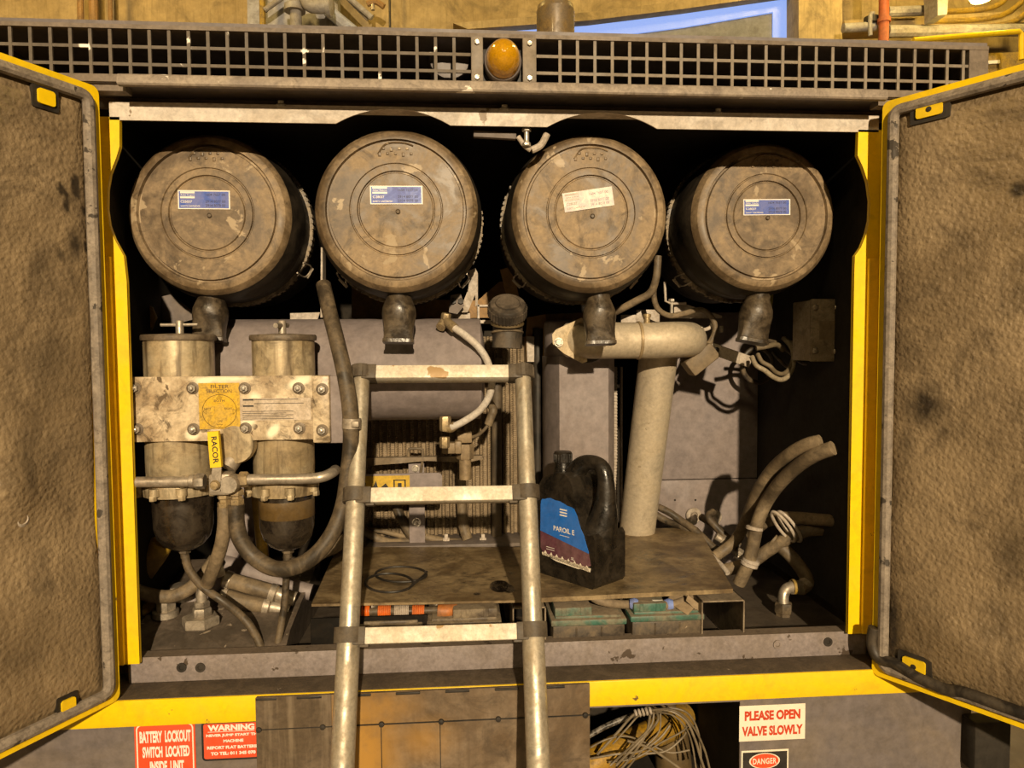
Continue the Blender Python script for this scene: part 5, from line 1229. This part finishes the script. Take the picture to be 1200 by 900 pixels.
for u, lab in ((523, 'left of two small clips on the shelf-back loom'), (566, 'right of two small clips on the shelf-back loom')):
    a = at(u, 634, .62); mb = MB(); mb.cbox(a, (.022, .02, .024), .003); mb.cbox(a+V((0, -.01, .016)), (.012, .01, .02), .002); tag(mb.build('loom_clip', BRKT), lab, 'clip')
hose('coolant_pipe', 'dark bent pipe behind the middle rung, right of the strap', 'pipe', [(540, 560, .63), (541, 590, .63), (543, 615, .62), (548, 632, .61)], px(6, .7), HOSE)
hose('dark_hose', 'black hose curving behind the middle rung, left of the strap', 'hose', [(462, 585, .63), (468, 602, .63), (476, 618, .62), (482, 628, .62)], px(5.5, .67), HOSED)
hose('dark_post', 'dark upright column left of the black oil can, before the radiator', 'column', [(582, 640, .66), (582, 560, .66), (582, 470, .66), (582, 420, .66)], px(6, .66), mat('dark_column', (.07,.055,.04), .5, dust=.6), smooth=0)
hose('dark_post', 'black slim column directly left of the grey canister', 'column', [(630, 620, .66), (630, 520, .66), (630, 385, .66)], px(6, .66), BLACK, smooth=0)
# brackets between the filters
def brack(poly, y, t, m, lab, name='filter_bracket', cat='bracket'):
    o = MB().prism([(at(u, v, y).x, at(u, v, y).z) for u, v in poly], XZ, y, y+t, .0008).build(name, m, smooth=False); return tag(o, lab, cat)
brack([(376, 290), (378, 290), (378, 372), (375.5, 372)], .40, .05, BRKT, 'thin upright bracket edge between the first and second filter')
brack([(340, 367), (375, 366), (372, 375), (340, 375)], .40, .006, BRKT, 'small pale angle bracket on the tank top, left part')
brack([(550, 317), (557, 314), (560, 320), (560, 356), (562, 357), (557, 359), (557, 345), (548, 366), (538, 366), (549, 338)], .42, .008, BRKT, 'pale forked bracket between the two middle filters')
brack([(522, 367), (551, 367), (551, 378), (527, 378)], .44, .006, BRKT, 'pale angle plate at the top right of the grey tank')
bf = thing('bracket_frame', 'square open bracket frame left of the oil filler', 'bracket', at(567, 380, .42))
mb = MB()
for u0, v0, u1, v1 in ((559.5, 357, 576, 359.5), (559.5, 375, 576, 379), (559.5, 357, 562, 379)):
    p, q = at(u0, v1, .42), at(u1, v0, .42); mb.box((p.x, .42, p.z), (q.x, .47, q.z), .0008, 1)
mb.build('frame_box', BRKT, bf)
brack([(618, 372), (640, 368), (640, 424), (617, 424), (616, 398)], .66, .01, RUST, 'rusty brown bracket plate between oil filler and canister')
brack([(617, 394), (626, 394), (626, 424), (618, 424)], .645, .008, BRKT, 'pale strip on the rusty bracket left of the canister')
brack([(640, 368), (715, 365), (715, 376), (640, 376)], .74, .01, RUST, 'brown beam running behind the grey canister head')
brack([(412, 336), (440, 350), (560, 352), (585, 330), (592, 330), (592, 372), (412, 375)], .78, .01, RUST, 'rusty brown cross member behind the second filter')
brack([(586, 316), (600, 312), (614, 372), (600, 372)], .50, .01, RUST, 'rusty slanted strut right of the open bracket frame', 'strut', 'strut')
hp = thing('hose_clip_bracket', 'dark bolted lug under the second filter', 'bracket', at(534, 362, .38))
MB().prism([(at(u, v, .38).x, at(u, v, .38).z) for u, v in ((528, 346), (540, 344), (544, 358), (536, 368), (526, 366))], XZ, .38, .39, .002).build('lug_plate', GREY, hp)
for u, v in ((531, 353), (540, 353)):
    mb = MB(); mb.hexnut(at(u, v, .38), (0, -1, 0), .009, .008); mb.build('lug_bolt', BLACK, hp)
brack([(152, 345), (178, 360), (183, 372), (176, 388), (150, 388)], .34, .01, YELD, 'dull yellow bracket corner behind the left yellow post', 'corner_bracket')
brack([(178, 350), (200, 345), (235, 372), (205, 380), (185, 372)], .42, .01, GREY, 'grey plate behind the dull yellow bracket at left', 'side_plate', 'plate')

# ------------------------------------------------------------------ right side: junction box, yellow pipe, hoses and wires
jb = thing('junction_box', 'grey bolted junction box on the dark right wall', 'junction box', at(972, 425, .36))
jy = .30; a, b = at(951, 423, jy), at(988, 351, jy)
MB().box((a.x, jy+.012, a.z), (1.07, jy+.12, b.z), .004).build('box_body', mat('junction_box_metal', (.36,.30,.215), .5, dust=.7, dcol=(.24,.19,.13), ns=14), jb)
jl = MB().box((a.x-.002, jy, a.z-.002), (b.x, jy+.012, b.z+.002), .003).build('box_lid', mat('junction_lid_metal', (.33,.27,.185), .5, dust=.8, dcol=(.20,.155,.10), ns=16), jb)
for u, v in ((955, 360), (981, 360), (955, 411), (980, 412)):
    MB().lathe([(.009, 0), (.009, .004), (.006, .006), (.001, .006)], at(u, v, jy), (0, -1, 0), 16).build('lid_screw', STEEL, jl)
a_, b_ = at(960, 398, jy-.0006), at(982, 376, jy-.0006); mb = MB(); quad(mb, V((a_.x, jy-.0002, a_.z)), RX, RZ, b_.x-a_.x, b_.z-a_.z, NY, .0008); mb.build('worn_label', mat('worn_box_label', (.27,.21,.13), .5, dust=.8), jl, smooth=False)
yp = thing('yellow_pipe', 'dull yellow-green upright pipe against the dark right wall', 'pipe', at(925, 500, .7))
MB().tube([at(906, 345, .72), at(912, 370, .72), at(921, 400, .72), at(924, 430, .72), at(925, 480, .72), at(926, 540, .72), at(926, 640, .72)], px(7.5, .72), 18, 6).build('pipe_run', mat('green_yellow_pipe', (.36,.30,.03), .5, dust=.5, dcol=(.2,.17,.05)), yp)
for v in (396, 499): MB().lathe([(px(8.4, .72), -.006), (px(9, .72), 0), (px(8.4, .72), .006)], at(924, v, .72), (0, 0, 1), 18).build('pipe_band', STEEL, yp)
RH = 'hydraulic hoses at the right'
hose('hydraulic_hose', 'upper of the two pale arching hoses at the right', 'hose', [(961, 517, .13), (945, 521, .16), (925, 532, .22), (905, 550, .31), (890, 572, .37), (880, 594, .43), (872, 615, .48), (860, 635, .5), (838, 652, .5)], px(7, .42), HOSE, RH)
hose('hydraulic_hose', 'lower of the two pale arching hoses, tied at its foot', 'hose', [(976, 525, .10), (955, 533, .14), (935, 546, .20), (914, 566, .28), (898, 588, .35), (888, 612, .36), (883, 636, .37), (877, 660, .38), (866, 684, .40)], px(8, .33), HOSE, RH)
hose('hydraulic_hose', 'upper of the two hoses running right to the dark wall', 'hose', [(1003, 615, .26), (985, 611, .29), (960, 609, .33), (935, 607, .38), (912, 607, .43), (893, 614, .46), (880, 628, .5)], px(7.5, .4), HOSE, RH)
hose('hydraulic_hose', 'lower of the two hoses running right, under the pale ties', 'hose', [(985, 618, .36), (965, 620, .36), (945, 622, .37), (925, 630, .39), (900, 645, .42), (878, 660, .44), (850, 668, .46)], px(8, .4), HOSE, RH)
eh = thing('elbow_hose', 'hose bending down to a steel elbow on the dark floor at right', 'hose', atz(918, 718, .865))
MB().tube([at(*p) for p in ((905, 632, .42), (920, 645, .40), (934, 660, .38), (944, 675, .36), (946, 684, .35), (938, 690, .34))], px(8, .38), 16, 6).build('hose_body', HOSE, eh)
MB().tube([at(946, 682, .35), at(940, 688, .345), at(928, 688, .34)], px(8.6, .35), 18, 5).build('hose_ferrule', mat('pale_ferrule', (.46,.39,.29), .5, metal=.3, dust=.5), eh)
MB().tube([at(931, 687, .34), at(922, 690, .335), at(918, 698, .33), at(918, 709, .325)], px(6.5, .34), 16, 6).build('elbow_tube', STEEL, eh)
mb = MB(); c_ = at(918, 706, .325); mb.hexnut(c_, (0, 0, -1), .026, .03); mb.lathe([(.022, .028), (.022, .062)], c_, (0, 0, -1), 6); mb.build('elbow_nut', HOSED, eh)
MB().lathe([(px(9, .34), -.004), (px(9.4, .34), 0), (px(9, .34), .004)], at(930, 687.5, .34), (1, -.05, .05), 18).build('yellow_band', YELD, eh)
for pts, lab in (([(836, 600, .62), (830, 606, .60), (840, 618, .58), (852, 630, .56), (866, 640, .55)], 'hose from the left grommet on the duct box'),
                 ([(822, 606, .66), (836, 615, .6), (850, 630, .57), (862, 642, .55)], 'dark lead under the grommet hose beside the shelf corner'),
                 ([(771, 594, .7), (785, 601, .68), (798, 610, .66), (815, 622, .62), (834, 640, .58), (850, 652, .55)], 'dark hose emerging behind the pale pipe foot'),
                 ([(768, 603, .72), (782, 611, .7), (800, 618, .66), (822, 638, .60)], 'second dark hose behind the pale pipe foot')):
    hose('short_hose', lab, 'hose', pts, px(4.6, .6), HOSED)
for u, v, lab in ((813, 604, 'left of two round grommets low on the duct box'), (837, 606, 'right of two round grommets low on the duct box')):
    mb = MB(); c_ = at(u, v, .812); mb.lathe([(.012, 0), (.014, -.006), (.024, -.008), (.028, -.003), (.028, .004)], c_, (0, 1, 0), 24); mb.lathe([(.010, -.05), (.012, .0)], c_, (0.3, 1, .3), 12); tag(mb.build('grommet', BRKT), lab, 'grommet')
for (u, v, y), lab in (((845, 632, .56), 'steel hose fitting nearest the shelf corner at right'), ((862, 646, .55), 'steel hose fitting among the tied hoses at right'), ((868, 655, .54), 'lowest steel fitting among the right hoses')):
    mb = MB(); c_ = at(u, v, y); mb.hexnut(c_, (.8, -.2, -.5), .017, .022); mb.lathe([(.012, -.02), (.012, .045)], c_, (.8, -.2, -.5), 12); tag(mb.build('hose_fitting', STEEL), lab, 'fitting')
def ties(lab, items):
    t = thing('cable_tie', lab, 'cable tie', at(items[0][0], items[0][1]+6, items[0][2]))
    for u, v, y, ru, d_ in items:
        c_ = at(u, v, y); MB().lathe([(px(ru, y), -.006), (px(ru+1.6, y), -.004), (px(ru+1.6, y), .004), (px(ru, y), .006)], c_, d_, 20).build('tie_band', BRKT, t)
    return t
ties('pale tie round the lower arching hose, above the crossing hoses', [(884, 619, .365, 8.5, (.15, .05, 1))])
ties('pale tie at the foot of the lower arching hose', [(880, 657, .38, 9, (.3, -.1, 1)), (878, 661, .38, 9, (.3, -.1, 1))])
t = thing('cable_tie', 'double pale tie binding the two hoses that run right', 'cable tie', at(920, 630, .38))
for du in (0, 7):
    P_ = [at(918+du+13*math.cos(a)+4.5*math.sin(a), 617+17*math.cos(a)-3.2*math.sin(a), .365-.022*math.sin(a)+.004*du/7) for a in [2*PI*k/16 for k in range(16)]]
    MB().tube(P_, .0048, 8, 3, closed=True).build('tie_band', BRKT, t)
hose('cable_tie_strip', 'pale folded strap along the right edge of the shelf plate', 'strap', [(828, 645, .52), (838, 655, .48), (846, 663, .45), (853, 672, .42)], px(3, .48), BRKT)
WIREP = mat('pale_ribbed_wire', (.36,.30,.21), .5, dust=.6, dcol=(.2,.155,.09), ns=40)
# wires round the fourth filter drain
WR = 'wires below the rightmost filter'
hose('wire', 'ribbed pale wire loop, upper of the pair under the rightmost drain', 'wire', [(881, 418, .40), (886, 428, .38), (896, 434, .37), (905, 441, .37), (915, 445, .38), (924, 440, .40), (930, 425, .43), (928, 408, .46), (918, 396, .5)], px(3, .4), WIREP)
hose('wire', 'ribbed pale wire loop, lower of the pair under the rightmost drain', 'wire', [(888, 415, .40), (893, 424, .38), (902, 429, .37), (909, 436, .38), (918, 438, .39), (926, 430, .42), (930, 415, .46), (926, 400, .5)], px(2.6, .4), WIRE)
hose('wire', 'dark bundled lead running right from the rightmost drain', 'wire', [(893, 398, .48), (910, 402, .5), (925, 412, .52), (938, 424, .5), (950, 428, .45)], px(2.6, .48), HOSED)
hose('wire', 'pale short lead just right of the rightmost drain mouth', 'wire', [(886, 408, .44), (898, 406, .44), (910, 404, .46), (918, 410, .48)], px(3.2, .44), WIRE)
hose('wire', 'thin dark lead below the junction box', 'wire', [(905, 412, .6), (920, 428, .58), (938, 436, .55), (956, 438, .5)], px(2, .55), HOSED)
for k, pts in enumerate(([(945, 440, .55), (955, 470, .55), (975, 500, .55), (990, 520, .55)], [(990, 440, .5), (970, 460, .5), (950, 500, .5), (948, 540, .5)], [(930, 520, .55), (950, 525, .55), (980, 530, .55), (1000, 525, .55)])):
    hose('wall_wire', ('dim wire running down the dark right wall from the junction box', 'dim wire curving left on the dark right wall', 'dim level wire on the dark right wall above the arching hoses')[k], 'wire', pts, px(3.5, .55), HOSED)
# wire from rail round the pipe elbow and hose between filters 3 and 4
hose('wire', 'thin wire looping from the support rail round the wing clamp', 'wire', [(772, 305, .42), (769, 325, .42), (766, 345, .43), (771, 362, .44), (785, 370, .46), (803, 367, .47), (822, 363, .48), (834, 372, .48), (838, 385, .48), (834, 398, .48), (826, 407, .48)], px(3.4, .45), HOSE)
hose('hose', 'dusty hose passing between third and fourth filter behind the drain', 'hose', [(771, 300, .40), (769, 325, .40), (762, 343, .42), (745, 353, .44), (728, 362, .46), (716, 368, .48)], px(4.5, .43), HOSE)
ring = MB(); P_ = [at(888+18*math.cos(a), 428+20*math.sin(a), .70) for a in [2*PI*k/14 for k in range(14)]]
ring.tube(P_, px(3, .7), 8, 3, closed=True); tag(ring.build('wire_ring', HOSED), 'dark wire ring hanging before the duct box top right', 'wire')
# ------------------------------------------------------------------ light
def lamp(name, loc, power, col, size, aim=None, spot=None):
    l = bpy.data.lights.new(name, 'SPOT' if spot else 'POINT'); l.energy = power; l.color = col; l.shadow_soft_size = size
    if spot: l.spot_size = spot; l.spot_blend = .4
    o = bpy.data.objects.new(name, l); COL.objects.link(o); o.location = loc
    if aim: o.rotation_euler = (V(aim)-V(loc)).to_track_quat('-Z', 'Y').to_euler()
    return o
lamp('hall_floodlight', (.62, -10, 4.75), 6500, (1, .78, .50), .10, (.1, 0, 1.5), math.radians(60))
lamp('sodium_lamp_over_left', (-4, 2.2, 7.5), 720, (1, .66, .20), .3)
lamp('sodium_lamp_over_right', (4.2, 3.2, 7.0), 560, (1, .70, .2), .3)
lamp('sodium_lamp_corner', tuple(lp+V((0, -.25, -.2))), 40, (1, .7, .2), .1)
lamp('fill_lamp_behind', (-3.5, -8, 6), 330, (1, .74, .36), .4)  # unseen fill light, added behind the viewpoint
lamp('fill_lamp_high', (3.5, -5, 7), 200, (1, .74, .36), .4)  # second unseen fill, added from high on the right
wd = bpy.data.worlds.new('hall_ambience'); S.world = wd; wd.use_nodes = True
bg = wd.node_tree.nodes['Background']; bg.inputs[0].default_value = (1, .72, .42, 1); bg.inputs[1].default_value = .022
vs_ = S.view_settings; vs_.view_transform = 'Standard'; vs_.look = 'None'; vs_.exposure = 0; vs_.gamma = 1; vs_.use_curve_mapping = False
